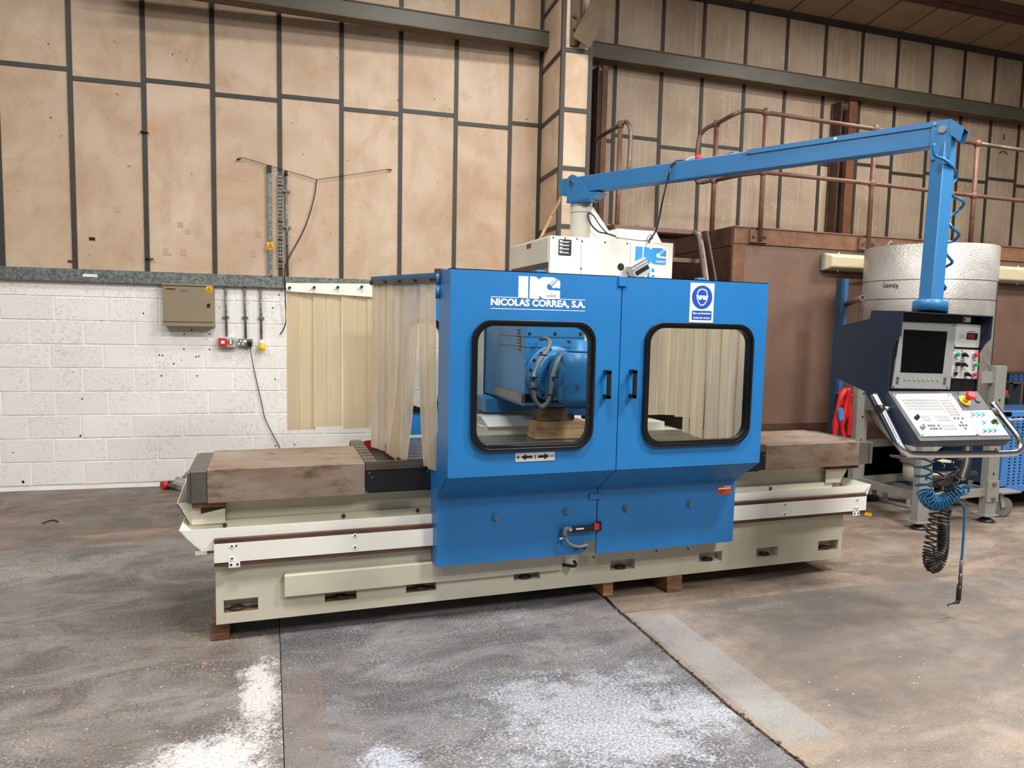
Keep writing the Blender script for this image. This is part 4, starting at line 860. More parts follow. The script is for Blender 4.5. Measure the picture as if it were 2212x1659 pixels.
# logo and name on the left door
def lg(x, y): return (1040 + x / 8.848, 580 + y / 8.848)
LOGO = [[(712, 143), (897, 150), (888, 572), (705, 555)],
        [(930, 150), (1010, 153), (1055, 168), (1088, 196), (1103, 222), (1122, 192), (1155, 170), (1200, 165), (1390, 172), (1412, 188), (1306, 300), (1292, 293), (1268, 306), (1255, 330), (1252, 362), (1262, 390), (1280, 407), (1300, 413), (1503, 425), (1498, 585), (1200, 583), (1160, 568), (1128, 540), (1105, 512), (1100, 582), (915, 574)],
        [(1418, 200), (1455, 203), (1335, 330), (1312, 312)],
        [(1470, 215), (1505, 250), (1503, 372), (1488, 382), (1448, 378), (1440, 366), (1410, 365), (1405, 378), (1365, 375), (1343, 352)]]
mb = MB()
for pl_ in LOGO: mb.slab([[pY(*lg(x, y), YD - .0012) for x, y in pl_]], (0, .001, 0))
for (xa, ya, xb, yb) in ((178, 540, 700, 556), (1500, 585, 1985, 605), (178, 762, 1980, 813)):
    mb.slab([[pY(*lg(xa, ya - 5), YD - .0012), pY(*lg(xb, yb - 5), YD - .0012), pY(*lg(xb, yb + 6), YD - .0012), pY(*lg(xa, ya + 6), YD - .0012)]], (0, .001, 0))
mb.build('maker_logo', 'print', dl)
o_ = pY(*lg(176, 728), YD - .001); e_ = pY(*lg(1982, 780), YD - .001); h_ = pY(*lg(176, 582), YD).z - o_.z
text('NICOLAS CORREA, S.A.', 'maker_name', 'print', dl, o_, e_ - o_, Z, (e_ - o_).length, h_ * 1.13, .0005, .042)
o_ = pY(*lg(1238, 540), YD - .0016); text('CALIDAD', 'logo_text', 'printblue', dl, o_, X, Z, (pY(*lg(1428, 545), YD) - o_).length, .013, .0006)
# axis plate
a, b = pY(1113, 998, YD - .002), pY(1198.5, 975, YD - .002)
xp = MB().box(a.x, b.x, YD - .003, YD, a.z, b.z).build('axis_plate', 'silver', dl)
W_, H_ = b.x - a.x, b.z - a.z
def onp(u, v, o=.0035): return V((a.x + W_ * u, YD - o, a.z + H_ * v))
for sg in (1, -1):
    f = (lambda u: u) if sg == 1 else (lambda u: 1 - u)
    MB().slab([[onp(f(.14), .5), onp(f(.27), .85), onp(f(.27), .64), onp(f(.43), .64), onp(f(.43), .36), onp(f(.27), .36), onp(f(.27), .15)]], (0, .0005, 0)).build('arrow', 'black', dl)
text('X', 'axis_letter', 'black', dl, onp(.47, .28), X, Z, W_ * .06, H_ * .46, .0005, .02); text('+', 'plus_sign', 'black', dl, onp(.03, .32), X, Z, W_ * .08, H_ * .38, .0005, .03)
MB().box(*[onp(.89, 0).x, onp(.97, 0).x], YD - .004, YD - .003, onp(0, .46).z, onp(0, .55).z).build('minus_sign', 'black', dl)
# eye protection sign on the right door
a, b = pY(1489, 696, YD - .002), pY(1541, 613.5, YD - .002)
sx0, sx1 = pY(1490, 650, YD).x, pY(1541, 655, YD).x; sz0, sz1 = a.z, b.z + .002
sg_ = MB().box(sx0, sx1, YD - .003, YD, sz0, sz1).build('safety_sign', 'print', dr_); SW, SH = sx1 - sx0, sz1 - sz0
def sp(u, v, o=.0035): return V((sx0 + SW * u, YD - o, sz0 + SH * v))
def ell(cu_, cv_, ru, rv, n=36, o=.0035, a0=0, a1=360): return [sp(cu_ + ru * math.cos(math.radians(a0 + (a1 - a0) * i / n)), cv_ + rv * math.sin(math.radians(a0 + (a1 - a0) * i / n)), o) for i in range(n)]
ar = SW / SH
MB().slab([ell(.5, .64, .43, .43 * ar)], (0, .0004, 0)).build('sign_disc', 'printblue', dr_)
face = [(.5, .86), (.62, .845), (.70, .79), (.725, .70), (.735, .62), (.70, .57), (.66, .50), (.58, .44), (.5, .425), (.42, .44), (.34, .50), (.30, .57), (.265, .62), (.275, .70), (.30, .79), (.38, .845)]
f1 = [sp(u, v, .0042) for u, v in face]; f2 = [sp(.5 + (u - .5) * .86, .645 + (v - .645) * .88, .0042) for u, v in face]
MB().slab([f1, f2], (0, .0004, 0)).build('head_symbol', 'print', dr_)
mb = MB()
for cu_ in (.405, .595): mb.slab([[sp(cu_ - .095, .67, .0045), sp(cu_ + .09, .67, .0045), sp(cu_ + .08, .60, .0045), sp(cu_ + .02, .575, .0045), sp(cu_ - .05, .58, .0045)]], (0, .0004, 0))
mb.slab([[sp(.25, .685, .0045), sp(.75, .685, .0045), sp(.75, .66, .0045), sp(.25, .66, .0045)]], (0, .0004, 0)); mb.build('goggles_symbol', 'print', dr_)
MB().slab([[sp(u, v) for u, v in rrect(.09, .93, .06, .30, .04, 4)]], (0, .0004, 0)).build('sign_text_panel', 'printblue', dr_)
text('Eye protection', 'sign_text', 'print', dr_, sp(.14, .195, .0042), X, Z, SW * .74, SH * .065, .0003, .02); text('must be worn', 'sign_text', 'print', dr_, sp(.15, .095, .0042), X, Z, SW * .70, SH * .055, .0003, .02)
# orange label, interlock switch
a, b = pY(1549.5, 1069, YL - .002), pY(1580, 1048.5, YL - .002); MB().box(a.x, b.x, YL - .003, YL, a.z, b.z).build('orange_label', 'labelred', dr_)
MB().box(a.x + .006, b.x - .006, YL - .0036, YL - .003, a.z + .034, a.z + .042).build('label_print', 'print', dr_); MB().box(a.x + .045, b.x - .004, YL - .0036, YL - .003, a.z + .046, a.z + .052).build('label_print', 'print', dr_)
for k in range(3): MB().box(a.x + .006, a.x + .04 + .01 * k, YL - .0036, YL - .003, a.z + .008 + .008 * k, a.z + .011 + .008 * k).build('label_print', 'printdark', dr_)
a, b = pY(1236, 1153, YL - .03), pY(1284, 1134, YL - .03)
sw = MB().box(a.x, b.x, YL - .036, YL - .004, a.z + .008, b.z - .004).build('interlock_switch', 'blackplastic', dl, bev=.003)
MB().box(b.x - .002, b.x + .03, YL - .034, YL - .004, a.z + .012, b.z + .006).build('red_switch_head', 'red', dl, bev=.003)
MB().box(b.x + .032, b.x + .052, YL - .02, YL - .003, a.z - .0, b.z + .012).build('switch_key_plate', 'blackplastic', dr_)
MB().box(a.x + .02, a.x + .07, YL - .0365, YL - .036, b.z - .018, b.z - .010).build('switch_print', 'print', dl)
c = pY(1220, 1142, YL - .03); MB().tube([c + X * .04, c, c - Z * .02 - X * .003, c - Z * .045], [.012, .016, .015, .015], 10).build('elbow_gland', 'socketgrey', dl)
c = pY(1231, 1143, YL - .03); MB().cyl(c - X * .01, c + X * .012, .014, seg=12).build('gland_nut', 'chrome', dl)
MB().tube(smooth([pY(1220, 1156, YL - .03), pY(1224, 1168, YL - .035), pY(1236, 1178, YL - .03), pY(1252, 1181, YL - .02), pY(1270, 1177, YL - .006)], 8), .0095, 8).build('switch_cable', 'socketgrey', dl)
a, b = pY(1242, 1192, YL - .004), pY(1275, 1180, YL - .004); MB().box(a.x, b.x - .015, YL - .004, YL, a.z, b.z).build('cable_bracket', 'blue2', dl)
for px, py in ((1245, 1185), (1262, 1184.5)): c = pY(px, py, YL - .004); MB().cyl(c, c - Yv * .005, .007, seg=8).build('bracket_screw', 'black', dl)
c = pY(1213, 1163, YL - .03); MB().frame(c, V((.94, 0, .2)).normalized(), Yv, V((-.2, 0, .94)).normalized(), -.012, .012, -.002, .002, -.004, .004).build('cable_tag', 'print', dl)
# ---- side strip curtains of clear PVC
def curtain(name, A_, B_, zrail, rail_h, n, zb0, zb1, mat, railmat, gap=.0, boltn=4, ths=.003, sway=None, overl=.012, lab=None):
    """A_ near end, B_ far end (plan points); strips hang from the rail"""
    A_, B_ = V((A_[0], A_[1], 0)), V((B_[0], B_[1], 0)); ax = (B_ - A_); L = ax.length; ax.normalize(); nn = ax.cross(Z)
    root = MB().frame(A_, ax, nn, Z, 0, L, -.012, .012, zrail - rail_h * .35, zrail).build(name, railmat, mm, **({'label': lab} if lab else {}))
    MB().frame(A_, ax, nn, Z, 0, L, -.006 - .012, -.012 + .002, zrail - rail_h, zrail - rail_h * .35).build('clamp_bar', 'steel' if railmat == 'blue2' else railmat, root)
    MB().frame(A_, ax, nn, Z, 0, L, .004, .012, zrail - rail_h, zrail - rail_h * .35).build('clamp_bar', 'steel' if railmat == 'blue2' else railmat, root)
    for k in range(boltn):
        s = L * (k + .12) / (boltn - 1 + .24)
        for sd in (-1, 1): c = A_ + ax * s + nn * .018 * sd + Z * (zrail - rail_h * .68); MB().cyl(c, c + nn * .01 * sd, .008, seg=8).build('clamp_bolt', 'black', root)
    wd = L / n
    for k in range(n):
        s0, s1 = k * wd + gap / 2, (k + 1) * wd - gap / 2 + overl; zb = zb0 + (zb1 - zb0) * (k + .5) / n + random.uniform(-.006, .006)
        sw_ = sway[k] if sway else (0, 0, 0)
        zt = zrail - rail_h * .5; vs = []; fs = []; nr = 14; curl = random.uniform(-.006, .006) * 1.5
        for j in range(nr + 1):
            f = j / nr; z = zt + (zb - zt) * f
            for q, u in enumerate((0, .035, .33, .67, .965, 1)):
                s = s0 + (s1 - s0) * u + sw_[0] * f ** 2.6; o = (k % 2) * .006 - .003 + (u - .5) * curl * f + sw_[1] * f ** 2.2 + .003 * math.sin(3 * f + k)
                vs.append(A_ + ax * s + nn * o + Z * (z + (sw_[2] * f ** 3 * (u - .5))))
        for j in range(nr):
            for q in range(5): i0 = j * 6 + q; fs.append((i0, i0 + 1, i0 + 7, i0 + 6))
        mb = MB().add(vs, fs, True); me_o = mb.build('strip', mat, root); me_o.data.materials.append(M['pvcedge'])
        for pi, pg_ in enumerate(me_o.data.polygons): pg_.material_index = 1 if pi % 5 in (0, 4) else 0
    return root
near = (.838, 3.70); far_ = pZ(805, 600, 1.93); fx, fy = far_.x, far_.y
sw = [(0, 0, 0)] * 8; sw[0] = (-.02, .02, .0); sw[1] = (-.03, .03, 0); sw[2] = (.10, .0, .03); sw[3] = (.12, -.01, .03); sw[7] = (0, 0, 0)
curtain('strip_curtain', near, (fx, fy), 1.935, .05, 8, .875, .915, 'pvc', 'blue2', boltn=5, sway=sw, lab='near left strip curtain under a blue rail')
MB().bar((near[0], near[1], 1.93), (.86, 3.66, 1.93), .03, .05).build('curtain_hinge', 'steel', mm)
for z_ in (1.90, 1.83):
    c = pX(952, 620 if z_ > 1.85 else 645, .848); MB().cyl((.842, 3.675, z_ - .03), (.842, 3.675, z_ + .03), .014, seg=10).build('curtain_hinge', 'blue2', mm)
# right side curtain seen through the right window
qa, qb = V((2.722, 3.49, 0)), pY(1479, 860, 4.55)
curtain('strip_curtain', (qa.x, qa.y), (qb.x, qb.y), 1.93, .05, 9, .91, .905, 'pvc', 'blue2', boltn=4, lab='right side strip curtain')
qa, qb = pY(1398, 830, 4.98), pY(1500, 860, 4.90)
curtain('strip_curtain', (qa.x, qa.y), (qb.x, qb.y), 1.93, .06, 5, .98, .96, 'pvc', 'creamdull', boltn=3, lab='rear right strip curtain')
# rear left cream rail and pale curtain
A2, B2 = pY(618, 611, 5.1), pY(808, 608, 5.1); x0_, x1_ = A2.x, B2.x + .14
root = MB().slab([[V((x0_, 5.1, pY(618, 611, 5.1).z)), V((x1_, 5.1, pY(618, 611, 5.1).z + .02)), V((x1_, 5.1, pY(808, 640, 5.1).z - .01)), V((x0_, 5.1, pY(618, 629, 5.1).z))]], (0, .02, 0)).build('strip_curtain', 'white', mm, label='rear left pale strip curtain on a cream plate')
for px, py in ((625.5, 621.5), (678.5, 621), (729.5, 620.5), (781, 619.5)): c = pY(px, py, 5.1); MB().cyl(c, c - Yv * .03, .009, seg=8).build('clamp_bolt', 'black', root)
n = 8; wd = (x1_ - x0_) / n
for k in range(n):
    zt, zb = 1.90, .905 + (.02 if k in (2, 3, 6) else 0)
    mb = MB(); s0, s1 = x0_ + k * wd + (.004 if k == 4 else 0), x0_ + (k + 1) * wd + .008
    vs = []; fs = []
    for j in range(11):
        f = j / 10
        for u in (0, .04, .5, .96, 1): vs.append(V((s0 + (s1 - s0) * u + (.012 * f if k > 3 else -.0 * f), 5.125 + (k % 2) * .008 + (u - .5) * .012 + .006 * math.sin(2 * f + k), zt + (zb - zt) * f)))
    for j in range(10):
        for q in range(4): i0 = j * 5 + q; fs.append((i0, i0 + 1, i0 + 6, i0 + 5))
    o = MB().add(vs, fs, True).build('strip', 'pvcpale', root); o.data.materials.append(M['pvcedge'])
    for pi, pg_ in enumerate(o.data.polygons): pg_.material_index = 1 if pi % 4 in (0, 3) else 0
# rear blue guard panel with window, seen past the near curtain
l_, r_, b_, t_ = pY(866, 800, 4.76).x, 1.34, .905, 1.955
lp2 = lambda ins, Y: [V((x, Y, z)) for x, z in rrect(.87 + ins, 1.125 - ins, 1.075 + ins, 1.69 - ins, .09, 8)]
rg = MB().slab([[V((l_, 4.76, b_)), V((r_, 4.76, b_)), V((r_, 4.76, t_)), V((l_, 4.76, t_))], lp2(.0, 4.76)], (0, .015, 0)).build('rear_guard', 'blue', mm)
MB().slab([lp2(-.008, 4.742), lp2(.02, 4.742)], (0, .045, 0)).build('window_gasket', 'rubber', rg); MB().slab([lp2(.015, 4.765)], (0, .004, 0)).build('window_pane', 'glass', rg)
# ---- white cabinet on top, side cover, pedestal
YW = 5.1
wa, wb = pY(1187.6, 509, YW), pY(1452.6, 525.5, YW); zt = (wa.z + wb.z) / 2; xm1, xm2 = pY(1254, 560, YW).x, pY(1360, 560, YW).x
cab = MB().box(wa.x, wb.x, YW + .004, 5.95, 1.96, zt).build('top_cabinet', 'white', mm)
for (p, q) in ((wa.x, xm1 - .002), (xm1 + .002, xm2 - .002), (xm2 + .002, wb.x)): MB().box(p, q, YW - .012, YW + .004, 1.96, zt - .001).build('cabinet_panel', 'white', cab, bev=.002)
for px, py in ((1195, 513), (1221, 514.5), (1246.5, 516), (1257.5, 521), (1307, 523.5), (1355, 526), (1255, 580)): c = pY(px, py, YW - .012); MB().cyl(c, c - Yv * .005, .006, seg=8).build('panel_screw', 'black', cab)
c = pY(1341, 576.5, YW - .012); MB().cyl(c, c - Yv * .002, .029, seg=24).build('round_hole', 'black', cab)
a, b = pY(1206, 551, YW - .013), pY(1234.5, 518, YW - .013)
MB().slab([[V((x, YW - .013, z)) for x, z in rrect(a.x, b.x, a.z, b.z, .008, 4)]], (0, -.002, 0)).build('black_label', 'black', cab)
for g, (h0) in enumerate((.93, .72, .5, .27)):
    for k, (l0, l1) in enumerate(((.08, .30), (.08, .90 - .04 * g), (.08, .78 + .03 * g))):
        zq = a.z + (b.z - a.z) * (h0 - .055 * k); xw = b.x - a.x
        nseg = 1 if k == 0 else 6
        for s_ in range(nseg):
            u0 = l0 + (l1 - l0) * s_ / nseg; u1 = u0 + (l1 - l0) / nseg * (.8 if nseg > 1 else 1)
            MB().box(a.x + xw * u0, a.x + xw * u1, YW - .016, YW - .015, zq - .0035 * (2 if k == 0 else 1), zq).build('label_print', 'print', cab)
def cl(u, v):  # logo units to cabinet pixels
    u = (u - 705) / 800; v = (v - 143) / 442
    top = (1372.6 + (1439.8 - 1372.6) * u, 532 + 2.2 * u); bot = (1371.4 + (1438.3 - 1371.4) * u, 569 + 3.5 * u); return (top[0] + (bot[0] - top[0]) * v, top[1] + (bot[1] - top[1]) * v)
mb = MB()
for pl_ in LOGO: mb.slab([[pY(*cl(x, y), YW - .0132) for x, y in pl_]], (0, .001, 0))
mb.build('maker_logo', 'logoblue', cab)
o_ = pY(1416.5, 567, YW - .0136); text('CALIDAD', 'logo_text', 'print', cab, o_, X, Z, pY(1434, 567, YW).x - o_.x, .017, .001, .02)
mb = MB()
for q in ([(1400, 580), (1405, 580), (1405, 586), (1402, 586)], [(1407, 580), (1412, 580.3), (1414, 583), (1413.7, 588), (1408, 588)], [(1400, 588), (1403.5, 586.5), (1403, 597), (1405, 598.8), (1397.5, 598.5)], [(1408, 594), (1414, 594.2), (1413.6, 599), (1407, 598.7)]): mb.slab([[pY(x, y, YW - .0132) for x, y in q]], (0, .001, 0))
mb.build('small_logo', 'logoblue', cab)
c = pY(1453, 555, YW); 
for dz in (.02, -.02): MB().box(wb.x, wb.x + .012, YW, YW + .03, c.z + dz - .022, c.z + dz + .016).build('cabinet_hinge', 'bolt', cab)
zsb = pX(1188, 552, wa.x)
scx = pZ(1108, 533, zt); 
sd = MB().box(wa.x - .012, wa.x + .01, YW + .01, scx.y, zt - .20, zt - .015).build('side_cover', 'creamdull', mm)
c = pX(1142, 532, wa.x - .013); MB().box(wa.x - .014, wa.x - .012, c.y - .05, c.y + .05, c.z - .018, c.z + .018).build('brown_sticker', 'rustbeam', sd)
for k in range(6):
    MB().box(wa.x - .006 - (k % 2) * .014, wa.x + .03, YW + .02, scx.y - .02, zt - .20 - .045 * (k + 1), zt - .20 - .045 * k - .004).build('bellows_fold', 'steel' if k % 2 else 'hoseblack', sd)
# controller box on top, cables
a, b = pY(1331, 521, 5.25), pY(1420, 503, 5.25); zb_ = zt + .004
MB().hexa([V((a.x, 5.2, zb_)), V((b.x + .02, 5.2, zb_)), V((b.x + .02, 5.45, zb_)), V((a.x, 5.45, zb_)), V((a.x, 5.24, b.z + .01)), V((b.x - .02, 5.24, b.z + .01)), V((b.x - .02, 5.45, b.z + .01)), V((a.x, 5.45, b.z + .01))]).build('sloped_box', 'white', mm)
pc = pY(1254.5, 500, 5.4); zc = pc.z; R0 = .088
pe = MB().rings((pc.x, 5.4, zt - .004), Z, [(0, R0), (pY(1254, 460, 5.4).z - zt, R0), (pY(1254, 458, 5.4).z - zt, R0 + .001), (pY(1254, 433.5, 5.4).z - zt, R0)], 36).build('pedestal', 'creamdull', mm)
for py in (447, 461): z_ = pY(1254, py, 5.4).z; MB().rings((pc.x, 5.4, z_ - .0015), Z, [(0, R0 + .0015), (.003, R0 + .0015)], 36).build('pedestal_seam', 'slot', pe)
gt_, gb_ = pY(1278, 450, 5.4), pY(1323, 508, 5.4)
for sy in (-.075, .07):
    MB().slab([[V((pc.x + .03, 5.4 + sy, zt)), V((gb_.x, 5.4 + sy, zt)), V((gb_.x, 5.4 + sy, zt + .02)), V((pc.x + R0 * .8, 5.4 + sy * .6, gt_.z)), V((pc.x + .03, 5.4 + sy * .9, gt_.z - .03))]], (0, .006, 0)).build('gusset', 'white', pe)
MB().slab([[V((gb_.x, 5.325, zt)), V((gb_.x, 5.47, zt)), V((pc.x + R0 * .9, 5.44, gt_.z)), V((pc.x + R0 * .9, 5.36, gt_.z))]], (.006, 0, .004)).build('gusset', 'white', pe)
MB().tube(smooth([pY(1272, 459, 5.30), pY(1270, 468, 5.29), pY(1277, 485, 5.28), pY(1292, 500, 5.27), pY(1308, 504, 5.25), pY(1322, 508, 5.22), pY(1330, 511, 5.2)], 6), .0075, 6).build('pedestal_cable', 'hoseblack', mm)
MB().tube(smooth([pY(1272, 459, 5.30), pY(1282, 466, 5.28), pY(1297, 488, 5.25), pY(1312, 504, 5.24), pY(1330, 511, 5.2)], 6), .006, 6).build('pedestal_cable', 'hoseblack', mm)
MB().tube(smooth([pY(1330, 513, 5.19), pY(1360, 517, 5.19), pY(1385, 520, 5.19), pY(1404, 519, 5.2), pY(1410, 513, 5.2), pY(1404, 507, 5.2), pY(1399, 515, 5.19), pY(1402, 524, 5.17)], 6), .005, 6).build('loose_cable', 'steel', mm)
# work lamp leaning on the cabinet front
c = pY(1381, 581, YW - .09); ud = V((.86, 0, .50)).normalized(); vd = V((-.50, 0, .86)).normalized()
lt = MB().frame(c, ud, Yv, vd, -.078, .078, -.03, .05, -.062, .062).build('work_lamp', 'silver', mm, bev=.006)
for k in (-.045, -.02): MB().frame(c, ud, Yv, vd, -.079, .079, -.032, -.029, -k - .002, -k + .002).build('lamp_fin', 'slot', lt)
MB().frame(c, ud, Yv, vd, -.06, .065, -.034, -.029, -.030, .004).build('lamp_lens', 'black', lt)
MB().bar(pY(1362, 578, YW - .04), pY(1364, 600, YW - .04), .02, .02, up=Yv).build('lamp_bracket', 'bolt', lt)
# ---- swing arm
pv = pY(1245, 397, 5.4); AZ = (pv.z)
Yp = 3.10
ptop = pY(2041, 284, Yp)
ad = (ptop - pv); adl = ad.length; adn = ad.normalized(); As = adn.cross(Z).normalized(); Au = As.cross(adn)
arm = MB().frame(pv, adn, As, Au, -.135, adl + .04, -.045, .045, -.085, .045).build('swing_arm', 'blue2', mm, bev=.006)
MB().frame(pv, adn, As, Au, adl * .56, adl + .035, -.052, .052, .043, .052).build('arm_cap', 'blue2', arm)
for sd_ in (-.053, .0475): MB().frame(pv, adn, As, Au, adl * .56, adl + .02, sd_, sd_ + .0055, .022, .052).build('arm_cap_lip', 'blue2', arm)
for f in (.565, .78, .985): c = pv + adn * adl * f + As * .053 + Au * .036; MB().cyl(c, c + As * .008, .009, seg=8).build('cap_screw', 'chrome', arm)
c = pv + adn * (adl + .035); MB().slab([[c + Au * .05 + As * .055, c + Au * .05 - As * .055, c + adn * .07 - As * .055 - Au * .01, c + adn * .07 + As * .055 - Au * .01]], Au * .003).build('end_flap', 'blue2', arm)
for sd_ in (-.055, .052): MB().slab([[c + Au * .05 + As * sd_, c + adn * .07 + As * sd_ - Au * .01, c + adn * .055 + As * sd_ - Au * .08, c + As * sd_ - Au * .03]], As * .003).build('end_cheek', 'blue2', arm)
# clevis at the pedestal
hx_ = V((adn.x, adn.y, 0)).normalized()
def cv(u, v, s): return pv + hx_ * u + Z * v + As * s
prof = [(-.045, -.155), (-.05, .02), (-.035, .05), (0, .065), (.04, .05), (.17, -.09), (.26, -.10), (.18, -.155)]
for sd_ in (-.062, .052): MB().slab([[cv(u, v, sd_) for u, v in prof]], As * .01).build('clevis_plate', 'blue2', arm)
MB().slab([[cv(-.05, -.145, -.062), cv(.20, -.145, -.062), cv(.20, -.145, .062), cv(-.05, -.145, .062)]], Z * -.012).build('clevis_base', 'blue2', arm)
MB().slab([[cv(.18, -.155, -.062), cv(.18, -.155, .062), cv(.26, -.10, .062), cv(.26, -.10, -.062)]], hx_ * .006).build('clevis_nose', 'blue2', arm)
c = cv(0, 0, .062); MB().cyl(c, c + As * .012, .022, seg=18).build('pivot_bolt', 'bolt', arm); MB().cyl(c + As * .012, c + As * .014, .012, seg=6).build('bolt_socket', 'slot', arm)
MB().rings((pc.x, 5.4, pY(1254, 434, 5.4).z), Z, [(0, R0 - .012), (.02, R0 - .012)], 30).build('swivel_ring', 'blue2', arm)
# arm cable, tied tag
def onarm(f, u=.0, s=.0): return pv + adn * adl * f + Au * u + As * s
# photo point on the near face of the arm
def af(px, py, o=.05): return pP(px, py, pv + As * o, As)
MB().tube(smooth([pY(1402, 524, YW - .05), pY(1404, 517, YW - .03), pY(1417, 498, 5.0), pY(1425, 465, 4.9), pY(1433, 425, 4.8), af(1443, 384, .058), af(1449, 362, .058), af(1456, 351, .055), af(1466, 347, .02), af(1482, 347, .02)], 8), .007, 7).build('arm_cable', 'hoseblack', arm)
MB().tube(smooth([af(1482, 347, .02), af(1490, 342, .02), af(1500, 340, .02), af(1515, 342, .01)], 6), .004, 6).build('arm_wire', 'print', arm)
MB().tube(smooth([af(1545, 344, .02), af(1560, 337, .02), af(1575, 331, .02), af(1583, 328, .02), af(1588, 334, .02)], 6), .004, 6).build('arm_wire', 'steel', arm)
mb = MB(); lump(mb, af(1510, 340, .02), .028, .02, .022, 8, 5, .3); mb.build('red_tie', 'red', arm)
mb = MB(); a_ = af(1300, 389, 0); b_ = af(1360, 377, 0); mb.tube([a_ + Au * .0, a_.lerp(b_, .5) + Au * .004, b_], [.012, .018, .006], 6); mb.build('white_wrap', 'print', arm)
# string from the arm tail down behind the side cover
a = pv - adn * .10 - Au * .08; b = pX(1167, 516, wa.x + .05)
MB().bar(a + Yv * .1, pY(1166, 517, 5.7), .02, .02).build('timber_prop', 'timberpale', mm, label='thin pale wooden batten')
# ================================================================== CONTROL CONSOLE hanging from the arm
YF = 2.85
q0 = pY(1951, 671.8, YF); x0c, ztc = q0.x, q0.z
q1 = pY(2145, 682.7, YF); x1c = q1.x; tl = (q1.z - q0.z) / (x1c - x0c)
con = thing('control_console', (x0c, YF + .2, 1.1), 'navy control console with black screen and chrome grab rail hanging from the blue arm', 'control panel')
def sh(p): return V((p.x, p.y, p.z + tl * (p.x - x0c)))  # the console hangs with a slight tilt
def side(px, py, x=None): q = pX(px, py, x0c); return (q.y, q.z)
def cpoly(pts, xa, xb): return MB().slab([[sh(V((xa, y, z))) for y, z in pts]], sh(V((xb, 0, 0))) - sh(V((xa, 0, 0))))
tb_, nb_, bt_, bb_, lb_, bo_, bf_, fl_, pt_, up_, no_, n2_ = [side(*q) for q in ((1883.7, 670.6), (1880, 688.7), (1813.8, 704.4), (1805.3, 815.3), (1869, 845.4), (1929.5, 956), (1980, 964.7), (1987, 952), (1918.6, 845.4), (1924.6, 755), (1934, 738), (1946, 723.6))]
tf_ = (YF, ztc)
sp_ = [tf_, tb_, nb_, bt_, bb_, lb_, bo_, bf_, fl_, pt_, up_, no_, n2_]
xR = x1c
YPn = up_[0] + .012   # inner panel plane
body = [(YPn, ztc - .01), tb_, nb_, bt_, bb_, lb_, bo_, bf_, fl_, pt_, (YPn, pt_[1])]
cpoly(body, x0c + .004, xR - .004).build('body', 'darkgrey', con)
cpoly(sp_, x0c - .004, x0c + .004).build('side_plate', 'navy', con)
cpoly([tf_, tb_, nb_, bt_, bb_, lb_, pt_, up_, no_, n2_], xR - .004, xR + .004).build('side_plate', 'navy', con)
cpoly([tf_, tb_, (tb_[0], tb_[1] - .006), (YF, ztc - .006)], x0c, xR).build('top_hood', 'navy', con)
pn = cpoly([(YPn - .002, ztc - .006), (YPn, ztc - .006), (YPn, pt_[1]), (YPn - .002, pt_[1])], x0c + .004, xR - .004).build('front_panel', 'blackplastic', con)
Pp = V((x0c, YPn - .004, 0)); nY = V((0, 1, 0))
def fp(px, py, o=0): return pY(px, py, YPn - .004 - o)
def quad(pts, d, name, mat, par, o=0, **k): return MB().slab([[fp(x, y, o) for x, y in pts]], (0, -d, 0)).build(name, mat, par, **k)
bz = quad([(1945, 695), (2063.3, 699.6), (2048.8, 840.6), (1924.5, 838.2)], .008, 'screen_bezel', 'bezel', con)
quad([(1952.4, 711.6), (2046.4, 716.4), (2036, 806.8), (1944.7, 804.4)], .001, 'screen', 'screen', bz, .008)
for k in range(8):
    cx = 1955 + k * 10.1; cy = 818 + k * .2; quad([(cx - 2, cy - 3), (cx + 2.5, cy - 3), (cx + 2, cy + 3), (cx - 2.5, cy + 3)], .003, 'soft_key', 'keygrey', bz, .008)
for cx, cy in ((1939, 817), (1938, 825.5), (2041, 818.5), (2040, 827)): quad([(cx - 2.4, cy - 2.8), (cx + 2.4, cy - 2.8), (cx + 2.2, cy + 2.8), (cx - 2.6, cy + 2.8)], .003, 'soft_key', 'keydark', bz, .008)
for cx, cy in ((2059.5, 703), (1930, 835.5), (2045, 837)): c = fp(cx, cy, .008); MB().cyl(c, c - Yv * .002, .004, seg=8).build('bezel_screw', 'black', bz)
u1 = quad([(2063.8, 698.6), (2121.8, 702), (2116.8, 751.4), (2059, 749)], .005, 'display_plate', 'silver', con)
quad([(2088.8, 718.8), (2111.2, 720), (2109.5, 733.8), (2087, 732.5)], .004, 'display_window', 'blackplastic', u1, .005); quad([(2091.5, 721.5), (2106, 722.3), (2105, 731.3), (2090.3, 730.5)], .001, 'red_display', 'redpaint', u1, .009)
for k in range(3): quad([(2071, 722.5 + 3.2 * k), (2085, 723.2 + 3.2 * k), (2085, 723.8 + 3.2 * k), (2071, 723.1 + 3.2 * k)], .0004, 'printed_line', 'printdark', u1, .005)
quad([(2092, 715.5), (2107, 716.4), (2107, 717.6), (2092, 716.8)], .0004, 'printed_line', 'printdark', u1, .005)
for cx, cy in ((2066, 701.5), (2119.5, 704), (2061.5, 746.5), (2115, 749)): c = fp(cx, cy, .005); MB().cyl(c, c - Yv * .002, .004, seg=8).build('plate_screw', 'black', u1)
u2 = quad([(2058.2, 753.8), (2116.8, 756.2), (2109.8, 818.9), (2052, 816.5)], .005, 'button_plate', 'silver', con)
def button(cx, cy, r, mat, d=.018, collar=True):
    c = fp(cx - 4 * (d > .012), cy, .005)
    if collar: MB().cyl(c, c - Yv * d * .6, r * 1.15, seg=18).build('button_collar', 'chrome', u2)
    MB().rings(c - Yv * d * .5, (0, -1, 0), [(0, r), (d * .6, r), (d * .75, r * .8)], 18).build('push_button', mat, u2)
